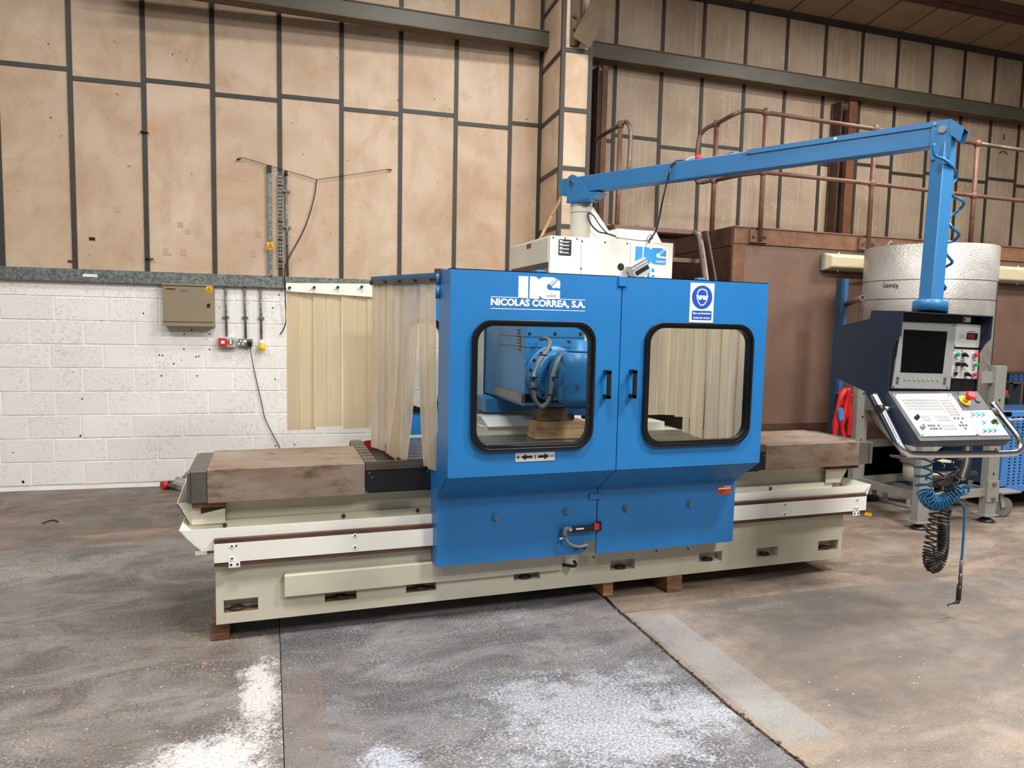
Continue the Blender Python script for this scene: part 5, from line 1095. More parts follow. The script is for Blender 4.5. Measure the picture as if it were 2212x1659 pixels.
def selector(cx, cy, r=.012):
    c = fp(cx, cy, .005); o = MB().cyl(c, c - Yv * .012, r, seg=18).build('selector_switch', 'blackplastic', u2)
    d = V((.8, 0, -.6)); MB().frame(c - Yv * .012, d.normalized(), Yv, V((.6, 0, .8)), -r * .9, r * 1.5, -.014, 0, -.004, .004).build('selector_grip', 'blackplastic', u2)
button(2068.6, 765.3, .011, 'green'); button(2108, 766, .013, 'red'); button(2108, 787, .011, 'green'); button(2105.5, 808, .012, 'red'); button(2062, 806.6, .012, 'blackplastic', .01, False)
for cx, cy in ((2080, 765.8), (2066.5, 786), (2078.5, 786.8), (2085.5, 807.5)): selector(cx, cy)
for cx, cy, w_ in ((2067, 757.5, 3), (2078, 758, 5), (2108, 758.3, 2), (2068, 777, 5), (2079, 779.5, 8), (2106, 779, 7), (2063, 799, 7), (2085, 798.5, 3), (2104, 799.5, 6), (2075, 800, 3)):
    quad([(cx - w_ / 2, cy - .6), (cx + w_ / 2, cy - .6), (cx + w_ / 2, cy + .6), (cx - w_ / 2, cy + .6)], .0004, 'printed_caption', 'printdark', u2, .005)
for cx, cy in ((2060.5, 757), (2114, 759), (2054.5, 814.5), (2107.5, 816.8)): c = fp(cx, cy, .005); MB().cyl(c, c - Yv * .002, .004, seg=8).build('plate_screw', 'black', u2)
quad([(2081, 684.8), (2097, 686), (2096, 696.5), (2080.5, 695.5)], .001, 'small_sticker', 'print', con, .0); quad([(2082, 686.5), (2085, 686.7), (2084.5, 694), (2081.8, 693.8)], .0005, 'sticker_print', 'printdark', con, .001)
# sloping keyboard desk
Pa, Pb = V((x0c, pt_[0], pt_[1])), V((x0c, fl_[0], fl_[1])); dn = (Pb - Pa).normalized(); ex = (sh(V((x1c, 0, 0))) - sh(V((x0c, 0, 0)))).normalized(); dnm = ex.cross(dn).normalized()
if dnm.y > 0: dnm = -dnm
def kp(px, py, o=.004): return pP(px, py, Pa + dnm * o, dnm)
def kq(pts, d, name, mat, par, o=.004, **k): return MB().slab([[kp(x, y, o) for x, y in pts]], dnm * d).build(name, mat, par, **k)
desk = kq([(1918.6, 845.4), (2110.5, 845.4), (2186, 948.5), (1988, 952.6)], -.004, 'desk_plate', 'darkgrey', con, .004)
B0, B1 = kp(1988, 952.6, .0), kp(2186, 948.5, .0)
C0 = V((B0.x, 0, 0))
lip0, lip1 = pY(1976, 966, B0.y + .03), pY(2171, 963.4, B0.y + .03)
MB().slab([[B0, B1, V((B1.x - .01, B0.y + .035, lip1.z)), V((B0.x + .0, B0.y + .035, lip0.z))]], (0, .006, 0)).build('front_lip', 'darkgrey', con)
R1, R2 = kp(2110.5, 845.4, 0), kp(2186, 948.5, 0)
MB().slab([[R1, R2, V((R2.x - .01, B0.y + .035, lip1.z)), V((R2.x - .02, YPn + .1, lip1.z)), V((R1.x, YPn + .1, R1.z))]], (-.005, 0, 0)).build('desk_side', 'navy', con)
kb = kq([(1928.5, 852), (2052.6, 851), (2115, 941), (1989.5, 943.8)], .005, 'keypad_plate', 'silver', con)
def kuv(u, v): # keypad homography by bilinear interpolation in photo space
    a = (1928.5 + (2052.6 - 1928.5) * u, 852 - 1 * u); b = (1989.5 + (2115 - 1989.5) * u, 943.8 - 2.8 * u); return (a[0] + (b[0] - a[0]) * v, a[1] + (b[1] - a[1]) * v)
keyme = {}
def key(px, py, mat, sx=.0058, sy=.0055):
    if mat not in keyme: keyme[mat] = MB().frame(V((0, 0, 0)), ex, -dn, dnm, -sx, sx, -sy, sy, 0, .003).mesh('key', mat)
    inst('key', keyme[mat], kp(px, py, .009), kb)
zk = 7.373
for r_ in range(4):
    for c_ in range(13): key(1900 + (372 + 31 * r_ + c_ * 44.6) / zk, 840 + (182 + 45.5 * r_) / zk, 'keygrey')
for r_ in range(6):
    for c_ in range(4):
        mt = 'orange' if (c_ == 0 and r_ < 5) or (r_ == 5 and c_ >= 2) else 'keygrey'
        key(1900 + (978 + 31 * r_ + c_ * 43) / zk, 840 + (182 + 45.5 * r_) / zk, mt)
for r_ in range(2):
    for c_ in range(3): key(1900 + (682 + 32 * r_ + c_ * 45) / zk, 840 + (445 + 46 * r_) / zk, 'keygrey')
    for c_ in range(5): key(1900 + (900 + 34 * r_ + c_ * 44) / zk, 840 + (445 + 46 * r_) / zk, 'keygrey')
    for c_ in range(3): key(1900 + (780 + 40 * r_ + c_ * 44) / zk, 840 + (586 + 48 * r_) / zk, 'keydark')
    key(1900 + (940 + 30 * r_) / zk, 840 + (586 + 48 * r_) / zk, 'keydark')
    for c_ in range(5): key(1900 + (1003 + 36 * r_ + c_ * 44) / zk, 840 + (586 + 48 * r_) / zk, 'keygrey')
for x_, y_ in ((1195, 470), (1250, 470), (1318, 470), (1300, 535), (1282, 582), (1330, 582), (1377, 580), (1367, 630)): key(1900 + x_ / zk, 840 + y_ / zk, 'keydark')
for x_, y_, mt in ((580, 455, 'blackplastic'), (672, 605, 'keygrey')):
    c = kp(1900 + x_ / zk, 840 + (y_ + 12) / zk, .009); MB().rings(c, dnm, [(0, .013), (.012, .012), (.016, .009)], 16).build('override_knob', mt, kb); MB().frame(c + dnm * .012, ex, -dn, dnm, -.003, .003, -.011, .011, 0, .012).build('knob_grip', mt, kb)
for x_, y_ in ((253, 95), (1103, 102), (683, 738), (1552, 727)): c = kp(1900 + x_ / zk, 840 + y_ / zk, .009); MB().cyl(c, c + dnm * .002, .005, seg=8).build('plate_screw', 'black', kb)
bpl = kq([(2079.7, 888.8), (2140, 886.8), (2177.4, 940.6), (2118.4, 941.7)], .004, 'push_button_plate', 'print', con)
for x_, y_ in ((1460, 420), (1540, 418), (1618, 418), (1630, 545), (1645, 675), (1725, 672), (1805, 668)):
    c = kp(1900 + x_ / zk, 840 + y_ / zk, .008); MB().rings(c, dnm, [(0, .013), (.012, .013), (.013, .012)], 16).build('button_collar', 'chrome', bpl); MB().rings(c + dnm * .012, dnm, [(0, .0105), (.005, .0105), (.006, .008)], 16).build('push_button', 'cyan', bpl)
c = kp(1900 + 1800 / zk, 840 + 535 / zk, .008); MB().rings(c, dnm, [(0, .012), (.022, .011), (.026, .008)], 16).build('rotary_switch', 'blackplastic', bpl)
c = kp(1900 + 1862 / zk, 840 + 550 / zk, .008); MB().rings(c, dnm, [(0, .009), (.012, .009)], 14).build('green_lamp', 'green', bpl)
es = kp(1900 + 1350 / zk, 840 + 192 / zk, .006); et = es + dnm * .045
MB().rings(es, dnm, [(0, .034), (.005, .034), (.007, .030)], 28).build('stop_collar', 'yellow', con); MB().rings(es + dnm * .006, dnm, [(0, .015), (.02, .013)], 20).build('stop_stem', 'yellow', con)
MB().rings(es + dnm * .024, dnm, [(0, .015), (.01, .019), (.020, .026), (.032, .026), (.036, .020)], 26).build('emergency_stop', 'red', con, label='red mushroom emergency stop')
c = kp(1900 + 1560 / zk, 840 + 183 / zk, .006); MB().rings(c, dnm, [(0, .016), (.004, .016), (.005, .013)], 20).build('round_blanking_cap', 'keydark', con)
# chrome grab rail
xl, xr_ = x0c - .055, R2.x + .05
g = [pX(1888, 853, xl), pX(1905, 884, xl), pX(1936, 945, xl), pX(1947, 968, xl)]
yb, zb = g[-1].y - .03, pY(2050, 979, g[-1].y - .03).z
gr1 = pX(2134, 872, xr_); gr2 = pX(2203, 948, xr_)
zl = pX(1955, 981, xl + .02)
path = g[:3] + [pX(1945, 963, xl), pX(1957, 976, xl + .02), pY(1980, 982, pX(1957, 976, xl + .02).y - .004), pY(2100, 981, pX(1957, 976, xl + .02).y - .004), pY(2180, 979.5, pX(1957, 976, xl + .02).y - .002), pY(2198, 970, pX(1957, 976, xl + .02).y + .005)]
yy = path[6].y
pr = [pY(2180, 979, yy), pY(2198, 974, yy + .003), pY(2203, 962, yy + .012)]
rt_ = [pY(2195, 940, yy + .035), pY(2165, 901, yy + .105), pY(2141, 869, yy + .16)]
MB().tube(smooth(path[:7] + pr + rt_, 7), .0185, 14).build('grab_rail', 'chrome', con)
for (px, py, xx) in ((1905, 884, xl),):
    c = pX(px, py, xx); MB().cyl(c, c + X * .07, .017, seg=14).build('rail_mount', 'chrome', con); MB().cyl(c - X * .03, c - X * .002, .024, seg=14).build('rail_clamp', 'hoseblack', con)
c = pY(2150, 890, yy + .12); MB().cyl(c - X * .05, c + X * .0, .024, seg=14).build('rail_mount', 'darkgrey', con)
# mounting pole, collar
pb = pY(2008.5, 671, YF + .16); pt2 = pY(2040, 290, Yp)
clr = MB().rings(pb - Z * .01, (pt2 - pb), [(0, .088), (.055, .088), (.06, .084)], 36).build('collar', 'blue2', con)
pol = pY(2010, 650, Yp); pd = (ptop - pol).normalized()
pole = MB().bar(pb + (ptop - pb).normalized() * .05, ptop - Z * .08, .088, .085, up=Yv).build('hanger_pole', 'blue2', con, bev=.004)
for sgn in (-1, 1):
    MB().frame(ptop, V((hx_.x, hx_.y, 0)), As, Z, -.055, .045, .048 * sgn - .004, .048 * sgn + .004, -.16, .045).build('fork_plate', 'blue2', con)
c = ptop + As * .054; MB().cyl(c, c + As * .010, .02, seg=16).build('fork_bolt', 'chrome', con)
# blue air line winding round the pole
kp_ = [(2017, 310, -.07), (2019, 335, -.07), (2040, 345, -.07), (2061, 365, -.05), (2065, 385, .0), (2050, 408, -.02), (2060, 424, -.03), (2082, 437, .0), (2070, 455, .04), (2048, 473, .02), (2055, 490, -.02), (2072, 506, .0), (2060, 520, .05), (2043, 527, .06), (2046, 550, 0), (2057, 566, .0), (2045, 575, .05), (2036, 582, .05), (2036, 610, 0), (2042, 622, 0), (2032, 630, .04)]
MB().tube(smooth([pY(x, y, Yp + o) for x, y, o in kp_], 6), .0085, 8).build('air_line', 'hoseblue', con)
# coiled leads below
yh = YF + .12
def dens(tab):
    """tab: (t, turns so far) pairs, linear between"""
    def f(t):
        for (a, b), (c, d) in zip(tab, tab[1:]):
            if t <= c: return b + (d - b) * (t - a) / max(1e-6, c - a)
        return tab[-1][1]
    return f
MB().tube(helix([pY(1994, 978, yh), pY(1994, 1025, yh), pY(1998, 1062, yh), pY(2012, 1085, yh), pY(2036, 1084, yh), pY(2060, 1066, yh), pY(2074, 1052, yh)], lambda t: .046 - .014 * t, dens([(0, 0), (.42, 4.5), (.6, 9), (1, 19)]), 700), .0062, 7).build('blue_coil_hose', 'hoseblue', con)
MB().tube(smooth([pY(2072, 1052, yh), pY(2082, 1048, yh), pY(2092, 1052, yh), pY(2090, 1064, yh), pY(2078, 1068, yh), pY(2068, 1062, yh), pY(2064, 1072, yh), pY(2072, 1083, yh), pY(2083, 1096, yh), pY(2083, 1130, yh), pY(2079, 1190, yh), pY(2077, 1209, yh)], 8), .0068, 8).build('blue_drop_hose', 'hoseblue', con)
MB().tube([pY(2077, 1209, yh), pY(2075, 1238, yh)], .009, 10).build('hose_ferrule', 'socketgrey', con)
MB().tube([pY(2075, 1238, yh), pY(2074.5, 1250, yh), pY(2074, 1262, yh)], [.0095, .012, .010], 10).build('hose_coupling', 'bolt', con)
MB().tube([pY(2073, 1263, yh), pY(2070, 1293, yh)], .0135, 10).build('air_gun_body', 'hoseblack', con)
MB().tube([pY(2071, 1292, yh), pY(2068, 1301, yh), pY(2060, 1303, yh), pY(2050, 1305, yh), pY(2047, 1309, yh)], [.013, .012, .006, .004, .004], 8).build('air_gun_nozzle', 'blackplastic', con)
MB().tube(helix([pY(2028, 980, yh + .03), pY(2027, 1040, yh + .03), pY(2020, 1110, yh + .02), pY(2010, 1170, yh), pY(2006, 1205, yh), pY(2014, 1226, yh), pY(2028, 1216, yh), pY(2036, 1185, yh), pY(2038, 1140, yh), pY(2041, 1108, yh), pY(2046, 1095, yh)], .028, dens([(0, 0), (.33, 5.5), (.50, 11), (.62, 18), (.74, 27), (.90, 38), (1, 43)]), 1500), .0058, 6).build('black_coil_lead', 'hoseblack', con)
MB().tube(helix([pY(2072, 985, yh + .03), pY(2060, 1020, yh + .03), pY(2063, 1045, yh + .03)], .022, lambda t: 2.4 * t, 120), .005, 6).build('black_lead', 'hoseblack', con)
MB().tube(helix([pY(2050, 1052, yh), pY(2058, 1060, yh), pY(2066, 1064, yh)], .022, lambda t: 4 * t, 160), .005, 6).build('black_lead', 'hoseblack', con)
# ================================================================== TIMBER
for px0, px1, pyb, dpt, lab, mt in ((455, 496, 1368, .35, 'dark timber block under the left end of the machine base', 'timber'), (1303, 1325, 1278.5, .22, 'pale short timber block under the middle of the machine base', 'timberpale'), (1441, 1473, 1276.5, .5, 'brown timber block sticking out furthest from under the machine base', 'timber')):
    a = pZ(px0, pyb, 0); b = pZ(px1, pyb, 0); y_ = 3.86 if px0 < 1400 else 3.80
    MB().box(pY(px0, pyb - 8, y_).x, pY(px1, pyb - 8, y_).x, y_, y_ + dpt, 0, .102).build('timber_block', mt, None, bev=.004, label=lab, category='wood block', group='timber blocks under the machine base')
a = pZ(1142, 942, .903); b = pZ(1263, 944, .903); yb_ = (a.y + b.y) / 2
YWd = 4.40
a, b = pY(1156, 942, YWd), pY(1266, 941, YWd)
zl0 = .905; zl1 = pY(1200, 911, YWd).z
MB().box(a.x, b.x, YWd, YWd + .16, zl0, zl1).build('timber_block', 'timberpale', None, bev=.004, label='lower reddish timber block on the machine table, seen through the left window', category='wood block', group='timber blocks on the machine table')
a, b = pY(1167, 900, YWd + .01), pY(1240, 900, YWd + .01)
MB().box(a.x, b.x, YWd + .01, YWd + .15, zl1 + .001, pY(1200, 883, YWd + .01).z).build('timber_block', 'timber', None, bev=.004, label='upper dark timber block stacked under the milling head', category='wood block', group='timber blocks on the machine table')
# ================================================================== PLANT BOX (rusty plated room) WITH HANDRAILS
OF = 1.8
def bx(px, py, o=OF): return pP(px, py, PR - rn * o, rn)
b0 = bx(1587, 491); s0b = (b0 - PR).dot(rx); s1b = s0b + 7; zbt = 2.665
pb_ = thing('plant_enclosure', PR + rx * s0b - rn * OF, 'big red-brown plated steel enclosure behind the machine on the right', 'enclosure')
MB().frame(PR, rx, rn, Z, s0b, s1b, -OF + .03, -.35, .52, zbt - .02).build('core', 'rust', pb_)
zch = bx(1600, 526).z
MB().frame(PR, rx, rn, Z, s0b, s1b, -OF, -OF + .03, zch, zbt).build('top_channel', 'rustbeam', pb_, bev=.004)
MB().frame(PR, rx, rn, Z, s0b, s1b, -OF - .01, -.3, zbt, zbt + .012).build('deck_plate', 'rust', pb_)
MB().frame(PR, rx, rn, Z, s0b, s0b + .13, -OF + .008, -OF + .03, .5, zch).build('corner_stile', 'rustbeam', pb_)
for k in range(4): MB().frame(PR, rx, rn, Z, s0b + .135 + 1.45 * k, s0b + .13 + 1.45 * (k + 1), -OF + .012, -OF + .03, .72, zch - .005).build('wall_plate', 'rust', pb_)
MB().frame(PR, rx, rn, Z, s0b, s1b, -OF + .0, -OF + .04, .5, .72).build('bottom_channel', 'rustdark', pb_)
MB().frame(PR, rx, rn, Z, s0b - .012, s0b, -OF + .03, -.4, zch - .02, zbt).build('side_channel', 'rustdark', pb_)
MB().frame(PR, rx, rn, Z, s0b - .006, s0b, -OF + .03, -.4, .2, zch - .03).build('side_plate', 'rustdark', pb_)
MB().frame(PR, rx, rn, Z, s0b + .1, s1b, -OF + .5, -.4, .0, .52).build('undercroft_shade', 'black', pb_)  # black block stands in for the shade in the void under the box
# handrails (tubes on the enclosure edge)
hr = thing('handrail', PR + rx * s0b - rn * OF + Z * zbt, 'rusty tubular handrail with ball joints along the front of the enclosure roof', 'handrail', 'rusty tube handrails')
FR = OF - .0
def fr_(px, py): return bx(px, py, FR + .03)
def bk(px, py, o=.55): return bx(px, py, o)
def seg(pts, r, name='rail_tube', mat='rail', par=hr, sm=0): MB().tube(smooth(pts, sm) if sm else pts, r, 10).build(name, mat, par)
def ball(c, par=hr): MB().rings(c - Z * .038, Z, [(0, .022), (.014, .034), (.038, .040), (.062, .034), (.076, .022)], 14).build('ball_joint', 'rail', par)
top = [(1655, 243), (1891, 279), (2112, 310), (2212, 325), (2330, 343)]; mid = [(1650, 372), (1887, 397), (2106, 423), (2212, 434), (2330, 446)]
seg([fr_(*p) for p in top[:3]], .021); seg([fr_(*p) for p in top[2:]], .021, mat='railgrey'); seg([fr_(*p) for p in mid], .021)
for (pt_a, pm, pbm) in (((1655, 243), (1650, 372), (1645, 518)), ((1891, 279), (1887, 397), (1882, 545)), ((2112, 310), (2106, 423), (2101, 560))):
    A1, B1_ = fr_(*pt_a), fr_(*pbm); seg([A1, V((A1.x, A1.y, zbt - .12))], .024, 'rail_post'); ball(A1); ball(V((A1.x, A1.y, fr_(*pm).z)))
    c = V((A1.x, A1.y, zbt - .08)); MB().frame(c, rx, rn, Z, -.11, .10, .0, .03, -.06, .06).build('foot_plate', 'rail', hr)
    for dx in (-.07, .06): MB().cyl(c + rx * dx, c + rx * dx - rn * .02, .018, seg=6).build('foot_bolt', 'bolt', hr)
# return rails running back (right of the stair head)
bp1 = bx(1548, 268, 1.15); bp2 = bx(1507, 330, .75)
seg([fr_(1655, 243), bx(1625, 239, FR - .1), bx(1606, 240, FR - .25), bx(1580, 250, 1.45), bp1], .022, mat='railgrey', sm=5)
seg([bp1, bx(1528, 276, 1.05), bx(1513, 292, .98), bx(1508, 310, .98), bx(1505, 350, .98), bx(1504, 388, .98), bx(1515, 394, 1.0), bx(1535, 390, 1.1)], .022, sm=5)
seg([bp1, V((bp1.x, bp1.y, zbt))], .026, 'rail_post'); ball(bp1); ball(V((bp1.x, bp1.y, bx(1538, 390, 1.15).z)))
seg([fr_(1650, 372), bx(1600, 378, 1.5), V((bp1.x, bp1.y, bx(1538, 390, 1.15).z))], .02)
h2 = thing('handrail', bx(1340, 480, 1.15), 'short hooped handrail left of the stair head by the corner pier', 'handrail', 'rusty tube handrails')
lp_ = bx(1340, 270, 1.15)
seg([bx(1288, 301, .6), bx(1312, 286, .85), lp_, bx(1350, 263, 1.2), bx(1358, 268, 1.25), bx(1362, 285, 1.28), bx(1361, 320, 1.28), bx(1357, 366, 1.28), bx(1345, 385, 1.2)], .021, par=h2, mat='railgrey', sm=5)
seg([lp_, V((lp_.x, lp_.y, 2.3))], .024, 'rail_post', par=h2); ball(lp_, h2)
# stair and landing left of the enclosure
st = thing('steel_stair', bx(1400, 600, 1.7), 'dark rusty steel stair and landing behind the white cabinet', 'stairs')
xs0, xs1 = bx(1330, 500, 1.7), bx(1500, 503, 1.7)
ss0, ss1 = (xs0 - PR).dot(rx), (xs1 - PR).dot(rx); zl_ = 2.60
MB().frame(PR, rx, rn, Z, ss0 - .2, ss1, -1.7, -.4, zl_ - .03, zl_).build('landing', 'rustdark', st)
MB().frame(PR, rx, rn, Z, ss0 - .2, ss1, -1.71, -1.69, zl_ - .02, zl_ + .02).build('landing_edge', 'rust', st)
MB().frame(PR, rx, rn, Z, ss1 - .55, ss1 - .15, -1.6, -1.58, zl_ - .30, zl_ - .06).build('kick_board', 'rustdark', st)
for k in range(6):
    z_ = zl_ - .26 - .22 * k; MB().frame(PR, rx, rn, Z, ss0 - .1, ss1 + .02 + .02 * k, -1.78 - .08 * k, -1.60 - .08 * k, z_ - .04, z_).build('tread', 'rust', st)
for sx_ in (ss0 - .1, ss1 + .03): MB().hexa([PR + rx * (sx_ + d1 + (0)) - rn * (o2 + d2) + Z * zz2 for zz2, o2 in ((1.2, 2.2), (zl_, 1.66)) for d1, d2 in ((0, 0), (.02, 0), (.02, .2), (0, .2))]).build('stringer', 'rustdark', st)
MB().frame(PR, rx, rn, Z, ss0 - .2, ss1 + .2, -.45, -.43, .2, zl_).build('back_plate', 'rustdark', st)
MB().tube(smooth([bx(1500, 503, 1.75), bx(1506, 504, 1.78), bx(1511, 512, 1.8), bx(1516, 540, 1.9), bx(1523, 590, 2.1), bx(1530, 650, 2.3)], 6), .03, 10).build('stair_rail', 'railgrey', st)
MB().tube(smooth([bx(1364, 502, 1.6), bx(1370, 494, 1.6), bx(1380, 492, 1.6), bx(1388, 500, 1.6)], 6), .025, 8).build('hose_loop', 'railgrey', st)
# strip lights on the enclosure front
for (xa, xb, lab) in ((1789, 2030, 'dusty strip light fitting on the enclosure left of the silver drum'), (2140, 2330, 'dusty strip light fitting on the enclosure right of the silver drum')):
    yl = lambda x: 545 + (x - 1789) * .075
    A1, A2_ = bx(xa, yl(xa), OF + .1), bx(xa, yl(xa) + 38, OF + .1); B1_ = bx(xb, yl(xb), OF + .1)
    sa, sb = (A1 - PR).dot(rx), (B1_ - PR).dot(rx)
    t = thing('strip_light', A1, lab, 'light', 'strip lights on the enclosure'); o = MB().frame(PR, rx, rn, Z, sa, sb, -OF - .05, -OF, A2_.z, A1.z).build('body', 'greystand', t, bev=.008)
    MB().hexa([PR + rx * s - rn * (OF + d_) + Z * z for d_, i_ in ((.05, 0), (.13, .03)) for s, z in ((sa + i_, A2_.z + i_), (sb - i_, A2_.z + i_), (sb - i_, A1.z - i_), (sa + i_, A1.z - i_))]).build('diffuser', 'lampglass', t, bev=.015)
    for f in (.12, .35, .6, .85):
        for z_ in (A1.z, A2_.z): c = PR + rx * (sa + (sb - sa) * f) - rn * (OF + .05) + Z * z_; MB().cyl(c - Z * .012, c + Z * .012, .012, seg=8).build('clip', 'chrome', t)
# ================================================================== DRUM ON STAND
dc = V((5.80, 5.05, 0)); DR = .545
zd1 = pY(2018, 517, dc.y - DR).z
dz = [pY(1960, y, dc.y - DR * .9).z for y in (597, 641)]
dm = thing('insulated_drum', (dc.x, dc.y, .45), 'tall silver foil-clad cylindrical drum marked in pen, behind the console', 'tank')
zb_d = .95
MB().rings((dc.x, dc.y, zb_d), Z, [(0, DR), (zd1 - zb_d - .004, DR), (zd1 - zb_d, DR - .004)], 64).build('cladding', 'foil', dm)
for z_ in dz: MB().rings((dc.x, dc.y, z_ - .003), Z, [(0, DR + .0015), (.005, DR + .0015)], 64).build('cladding_seam', 'slot', dm)
MB().rings((dc.x, dc.y, .45), Z, [(0, .13), (.08, .13), (.5, DR - .05)], 40).build('hopper_cone', 'creamdull', dm)
MB().rings((dc.x, dc.y, .28), Z, [(0, .10), (.17, .10)], 24).build('outlet_pipe', 'creamdull', dm)
for an_ in (165, 15):
    a = math.radians(an_); c = dc + V((math.cos(a) * (DR - .08), math.sin(a) * (DR - .08) - .1, zd1))
    MB().tube([c + V((.04 * math.cos(k * math.pi / 8), 0, .045 * math.sin(k * math.pi / 8))) for k in range(9)], .009, 6).build('lifting_eye', 'bolt', dm)
aa = math.atan2(-.85, .45); c = dc + V((math.cos(aa) * DR, math.sin(aa) * DR, 0)); MB().bar(c + Z * dz[0], c + Z * 1.0, .004, .012, up=Yv).build('vertical_seam', 'slot', dm)
for z_ in (dz[0] - .02, 1.75, 1.5): MB().cyl(V((c.x - .02, c.y + .006, z_)), V((c.x - .02, c.y - .008, z_)), .008, seg=8).build('rivet', 'bolt', dm)
# hand written mark: drawn as pen strokes on the drum face
def ondrum(px, py):
    d = ray(px, py); p = CAM.xy - dc.xy; dd = d.xy; A_ = dd.dot(dd); B_ = 2 * p.dot(dd); C_ = p.dot(p) - (DR + .003) ** 2; s = B_ * B_ - 4 * A_ * C_
    t_ = (-B_ - math.sqrt(max(0, s))) / (2 * A_); return CAM + d * t_
zo = lambda x, y: ondrum(1760 + x / 4.608, 500 + y / 4.608)
for st_ in ([(692, 503), (686, 552), (712, 548)], [(712, 520), (708, 556)], [(722, 530), (716, 550), (730, 553), (738, 540), (732, 525), (722, 530)], [(752, 528), (746, 548), (758, 553), (768, 540), (764, 525), (752, 528)], [(786, 522), (780, 556)], [(806, 522), (783, 540), (802, 556)], [(826, 535), (814, 532), (810, 545), (824, 546), (828, 532), (822, 560), (806, 566)]):
    MB().tube([zo(*q) for q in st_], .0026, 5).build('pen_writing', 'printdark', dm)
c = ondrum(1884, 655); 
sd_ = thing('drum_stand', (5.66, 4.9, 0), 'grey steel leg frame carrying the silver drum', 'stand')
lg_ = {}
for nm, (px, py) in {'fl': (1985, 1133), 'fr': (2130, 1117)}.items():
    q = pZ(px, py + 9, 0); lg_[nm] = V((q.x, q.y, 0))
fl2, fr2 = lg_['fl'], lg_['fr']; fw = fr2 - fl2; bkv = V((-fw.y, fw.x, 0)).normalized() * .70
ht = pY(2160, 790, fr2.y).z
for P_, h_ in ((fl2, ht), (fr2, ht), (fl2 + bkv, 1.36), (fr2 + bkv, ht)):
    l = MB().box(P_.x - .065, P_.x + .065, P_.y - .035, P_.y + .035, .07, h_).build('leg', 'greystand', sd_, bev=.003)
    MB().box(P_.x - .09, P_.x + .075, P_.y - .06, P_.y + .06, .06, .07).build('foot_flange', 'greystand', l); MB().cyl((P_.x, P_.y, .03), (P_.x, P_.y, .06), .012, seg=8).build('foot_screw', 'bolt', l)
    MB().rings((P_.x, P_.y, 0), Z, [(0, .07), (.015, .068), (.035, .03)], 20).build('levelling_foot', 'hoseblack', l)
    for k in range(5): zz3 = .22 + k * .22; MB().cyl((P_.x + .0, P_.y - .034, zz3), (P_.x + .0, P_.y - .0365, zz3), .012, seg=10).build('bolt_hole', 'slot', l)
def railb(p, q, z_, h_=.07, nm='cross_rail'): MB().bar(V((p.x, p.y, z_)), V((q.x, q.y, z_)), .03, h_).build(nm, 'greystand', sd_)
railb(fl2, fr2, .27); railb(fl2, fl2 + bkv, .27); railb(fl2 + bkv, fr2 + bkv, .27); railb(fr2, fr2 + bkv, .27); railb(fl2, fr2, 1.3, .1); railb(fl2 + bkv, fr2 + bkv, .62, .07)
MB().box(fr2.x - .07, fr2.x + .07, fr2.y - .045, fr2.y - .036, .19, .38).build('joint_plate', 'greystand', sd_)
for z_ in (.22, .35): MB().cyl((fr2.x, fr2.y - .045, z_), (fr2.x, fr2.y - .06, z_), .018, seg=6).build('joint_bolt', 'bolt', sd_)
# forklift skid loop behind: pallet stirrup frame
t = thing('steel_skid', pZ(1900, 1075, 0), 'low grey steel skid with looped bars behind the machine end', 'frame')
for px in (1888, 1912, 1962):
    q = pZ(px, 1078 + (px - 1888) * .25, 0); MB().bar(q, q + Z * .2, .05, .012, up=Yv).build('upright', 'greystand', t)
q1_, q2_ = pZ(1886, 1078, 0), pZ(1968, 1100, 0); MB().bar(q1_ + Z * .02, q2_ + Z * .02, .02, .02).build('lower_bar', 'greystand', t); MB().bar(q1_ + Z * .2, q2_ + Z * .2, .03, .05).build('upper_bar', 'greystand', t)
# ducts and hose under the drum
t = thing('extraction_hose', (5.75, 5.0, .5), 'black ribbed flexible hose with round end hanging under the drum', 'hose')
hp = [pY(2088, 955, 4.72), pY(2086, 1000, 4.74), pY(2078, 1030, 4.76), pY(2075, 1040, 4.76)]
n = 26; P_ = smooth(hp, 10); mb = MB(); mb.tube([P_[int(i * (len(P_) - 1) / 60)] for i in range(61)], [.052 if i % 2 else .046 for i in range(61)], 14); mb.build('ribbed_tube', 'hoseblack', t)
MB().rings(P_[-1], (P_[-1] - P_[-5]), [(-.03, .058), (.02, .062), (.022, .05)], 20).build('hose_cuff', 'black', t)
MB().cyl(pY(2006, 1028, 4.86), pY(2105, 1024, 4.86), .036, seg=14).build('steel_pipe', 'steel', t)
t = thing('lever_valve', pY(1950, 1000, 4.55), 'grey steel slide valve plate sticking out under the drum', 'valve')
MB().bar(pY(1936, 987, 4.6), pY(1990, 993, 4.6), .14, .02).build('valve_plate', 'steel', t); MB().bar(pY(1990, 993, 4.6), pY(2050, 996, 4.6), .10, .016).build('valve_slide', 'creamdull', t); MB().bar(pY(1950, 985, 4.58), pY(1950, 992, 4.58), .02, .05, up=Yv).build('valve_clamp', 'black', t)
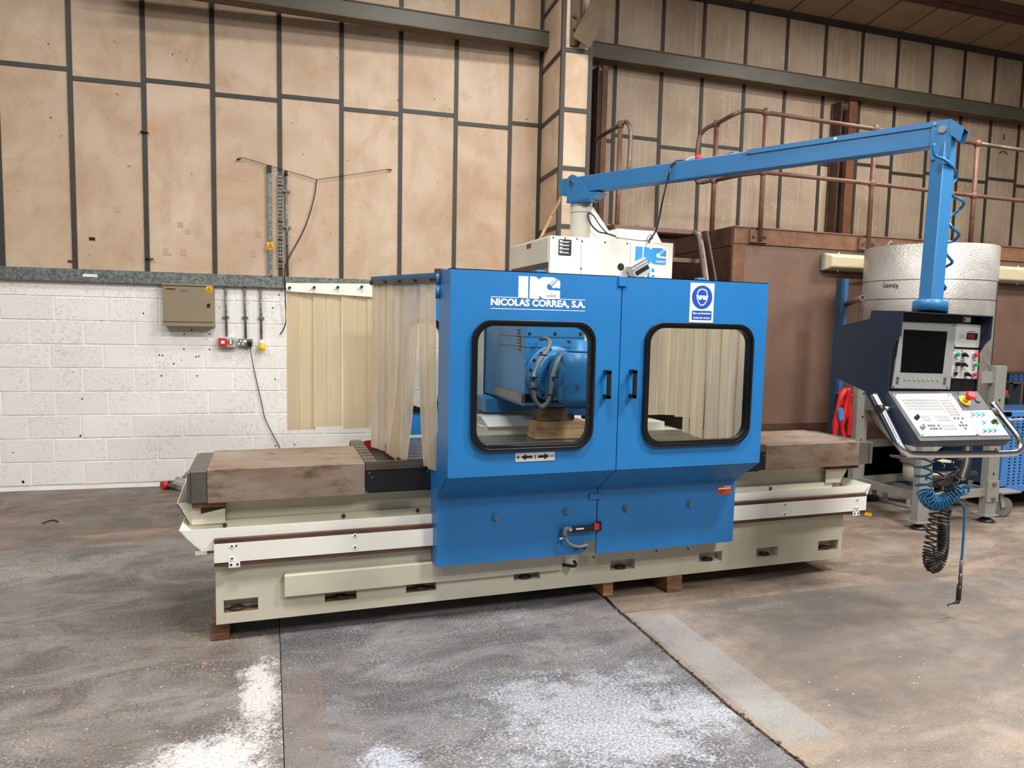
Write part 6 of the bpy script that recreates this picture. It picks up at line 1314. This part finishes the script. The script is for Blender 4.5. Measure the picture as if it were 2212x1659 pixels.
# red sling, blue post with peg
t = thing('blue_post', pY(1825, 1000, 5.3), 'blue steel upright with a hollow peg pointing forward, left of the drum', 'post')
pa, pb2 = pY(1828, 602, 5.3), pY(1812, 940, 5.3)
MB().box(pa.x - .01, pa.x + .032, 5.3, 5.34, 0, pa.z).build('upright', 'postblue', t); MB().box(pa.x - .045, pa.x - .01, 5.3, 5.37, 0, pa.z).build('upright_side', 'postside', t)
c0, c1 = pY(1828, 657, 5.3), pY(1863, 643, 5.02); MB().tube([c0, c1], .026, 14).build('peg_tube', 'rail', t); MB().cyl(c1, c1 + (c1 - c0).normalized() * .002, .018, seg=14).build('peg_bore', 'black', t); MB().tube([c1 - (c1 - c0).normalized() * .004, c1 + (c1 - c0).normalized() * .001], .027, 14).build('peg_rim', 'chrome', t)
t = thing('lifting_sling', pY(1825, 880, 5.2), 'bundled shiny red lifting sling hanging by the grey channel leg', 'sling')
for k, pts in enumerate(([(1827, 840), (1815, 862), (1808, 895), (1804, 925), (1803, 946)], [(1833, 838), (1830, 860), (1824, 890), (1818, 920), (1822, 944)], [(1836, 850), (1834, 880), (1836, 910), (1832, 942)], [(1815, 848), (1822, 880), (1832, 905), (1837, 930), (1838, 945)])):
    mb = MB(); P_ = smooth([pY(x, y, 5.22 + .015 * k) for x, y in pts], 6)
    mb.tube(P_, [.026 + .004 * math.sin(i * .5 + k) for i in range(len(P_))], 10); mb.build('sling_fold', 'sling', t)
a = pY(1814, 893, 5.18); MB().frame(a, V((.95, 0, .2)).normalized(), Yv, V((-.2, 0, .95)).normalized(), -.025, .025, -.02, .0, -.06, .05).build('blue_tag', 'cabblue', t)
# blue cabinets on the right
def perf(mb_parent, x0_, x1_, z0_, z1_, y_, nx, nz, mat='cabblue', rw=.35, rh=.5):
    holes = []
    for i in range(nx):
        for j in range(nz):
            hx0 = x0_ + (x1_ - x0_) * (i + .5 - rw / 2) / nx; hx1 = x0_ + (x1_ - x0_) * (i + .5 + rw / 2) / nx; hz0 = z0_ + (z1_ - z0_) * (j + .5 - rh / 2) / nz; hz1 = z0_ + (z1_ - z0_) * (j + .5 + rh / 2) / nz
            holes.append([V((hx0, y_, hz0)), V((hx1, y_, hz0)), V((hx1, y_, hz1)), V((hx0, y_, hz1))])
    MB().slab([[V((x0_, y_, z0_)), V((x1_, y_, z0_)), V((x1_, y_, z1_)), V((x0_, y_, z1_))]] + holes, (0, .004, 0)).build('perforated_panel', mat, mb_parent)
yc = 4.75; ca = pY(2172, 893, yc); cb = pY(2160, 1062, yc)
t = thing('tool_trolley', (ca.x, yc, 0), 'light blue perforated tool trolley on grey castors at the right edge', 'trolley')
MB().box(ca.x, ca.x + 1.2, yc + .02, yc + .6, cb.z, ca.z).build('carcass', 'cabdark', t)
MB().box(ca.x - .01, ca.x + .07, yc - .01, yc + .02, cb.z - .01, ca.z + .01).build('corner_post', 'cabblue', t); MB().box(ca.x - .01, ca.x + 1.2, yc - .01, yc + .02, cb.z - .01, cb.z + .05).build('bottom_rim', 'cabblue', t)
MB().box(ca.x - .01, ca.x + 1.2, yc - .01, yc + .1, ca.z - .03, ca.z + .01).build('top_rim', 'cabblue', t)
perf(t, ca.x + .07, ca.x + 1.2, cb.z + .05, ca.z - .03, yc, 16, 22)
a = pY(2180, 907, yc - .06); MB().tube([a + V((0, .06, 0)), a, a + V((.6, 0, .0)), a + V((.6, .06, 0))], .012, 8).build('push_handle', 'chrome', t)
wc_ = pZ(2168, 1119, 0); cw = V((wc_.x + .03, wc_.y + .05, .095)); R_ = .095
for k, (dx, dy) in enumerate(((0, 0), (.95, 0), (0, .45))):
    c = cw + V((dx, dy, 0)); w1 = MB().rings(c - V((.012, .03, 0)) * 1, V((.25, 1, 0)), [(0, R_ - .02), (.004, R_ - .004), (.012, R_), (.04, R_), (.048, R_ - .004), (.05, R_ - .02)], 32).build('castor_wheel', 'socketgrey', t)
    MB().rings(c - V((.012, .034, 0)), V((.25, 1, 0)), [(0, .02), (.06, .02)], 14).build('axle', 'bolt', w1)
    MB().bar(c + V((-.03, -.04, 0)), c + V((-.05, -.02, .14)), .045, .008, up=Yv).build('castor_fork', 'greystand', t); MB().box(c.x - .1, c.x + .16, c.y - .06, c.y + .1, c.z + .13, c.z + .145).build('castor_plate', 'greystand', t)
MB().box(ca.x, ca.x + 1.2, yc + .05, yc + .55, .24, cb.z).build('chassis', 'black', t)
yq = 5.55; a, b = pY(2010, 963, yq), pY(2122, 1030, yq)
t = thing('tool_trolley', (a.x, yq, 0), 'blue perforated cabinet standing behind the drum stand', 'cabinet')
MB().box(a.x + .08, b.x + .5, yq + .02, yq + .4, b.z - .25, a.z + .35).build('carcass', 'cabdark', t); perf(t, a.x + .08, b.x + .5, b.z, a.z + .35, yq, 22, 10); MB().box(a.x + .08, b.x + .5, yq + .0, yq + .35, .0, b.z - .25).build('plinth', 'black', t)
MB().box(a.x + .0, b.x + .5, yq - .25, yq, b.z - .06, b.z - .03).build('tray', 'rustbeam', t)
yr = 5.35; a, b = pY(2182, 808, yr), pY(2176, 890, yr)
t = thing('tool_rack', (a.x, yr, 0), 'dark blue tool rack with perforated top strip behind the trolley', 'rack')
perf(t, a.x, a.x + 1.2, pY(2190, 824, yr).z, a.z, yr, 14, 3, 'cabdark'); MB().box(a.x - .03, a.x + 1.2, yr + .1, yr + .4, 0, a.z).build('back_frame', 'black', t); MB().box(a.x - .03, a.x + .03, yr - .02, yr + .1, 0, pY(2190, 826, yr).z).build('upright', 'hoseblack', t)
MB().box(a.x + .14, a.x + .17, yr - .03, yr + .1, 0, pY(2190, 826, yr).z).build('upright', 'steel', t); MB().box(a.x - .02, a.x + 1.2, yr - .02, yr + .12, pY(2190, 827, yr).z - .01, pY(2190, 825, yr).z).build('shelf_edge', 'bolt', t); MB().box(a.x + .03, a.x + .14, yr + .05, yr + .08, .5, pY(2190, 829, yr).z).build('side_panel', 'cabdark', t)
a = pY(2166, 855, 5.2); 
t = thing('small_shelf', a - V((.05, 0, .3)), 'narrow grey shelf unit left of the dark tool rack', 'shelf'); MB().box(a.x - .05, a.x + .10, 5.2, 5.5, a.z - .02, a.z + .01).build('shelf_board', 'steel', t); MB().box(a.x - .05, a.x + .10, 5.25, 5.5, 0, a.z - .02).build('shelf_body', 'cabdark', t)
MB().box(a.x - .01, a.x + .09, 5.21, 5.4, a.z + .011, a.z + .05).build('parts_bin', 'red', None, bev=.004, label='small red parts bin on the narrow shelf', category='bin')
# small bits on the floor
q = pZ(1876, 1111, .012); MB().frame(V((q.x, q.y, 0)), V((.8, .6, 0)), V((-.6, .8, 0)), Z, -.03, .03, -.03, .03, .001, .022).build('yellow_scrap', 'signyellow', None, bev=.004, label='small yellow plastic scrap on the floor right of the machine', category='scrap')
mb = MB(); q = pZ(1882, 1075, .03); lump(mb, q, .09, .05, .028, 10, 6, .15)
M['darkgreen'] = basic('dark_green_cloth', rgb(24, 52, 32), .8); mb.build('glove', 'darkgreen', None, label='dark green crumpled glove on the floor behind the machine end', category='glove')
mb = MB()
for k in range(600):
    if k < 200: cx_, cy_ = random.gauss(-.62, .35), random.gauss(3.45, .35)
    else: cx_, cy_ = random.gauss(-.32, .12), random.gauss(3.9, .2)
    s = random.uniform(.0015, .006); a = random.uniform(0, 6.3); u = V((math.cos(a), math.sin(a), 0)); v_ = V((-u.y, u.x, 0)); mb.frame(V((cx_, cy_, .0005)), u, v_, Z, -s, s, -s * .6, s * .6, 0, s * .3)
mb.build('wood_shavings', 'timberpale', None, label='scatter of tiny pale wood chips on the floor by the left end of the machine', category='wood chips', kind='stuff')
mb = MB()
for k in range(420):
    cx_, cy_ = random.uniform(-2, 6.5), random.uniform(1.9, 5.7)
    if -.3 < cx_ < 3.9 and 3.7 < cy_ < 4.8: continue
    s = random.uniform(.0012, .004); a = random.uniform(0, 6.3); u = V((math.cos(a), math.sin(a), 0)); v_ = V((-u.y, u.x, 0)); mb.frame(V((cx_, cy_, .0005)), u, v_, Z, -s, s, -s * .5, s * .5, 0, s * .2)
mb.build('floor_debris', 'print', None, label='scattered tiny pale paint flakes and grit across the floor', category='debris', kind='stuff')
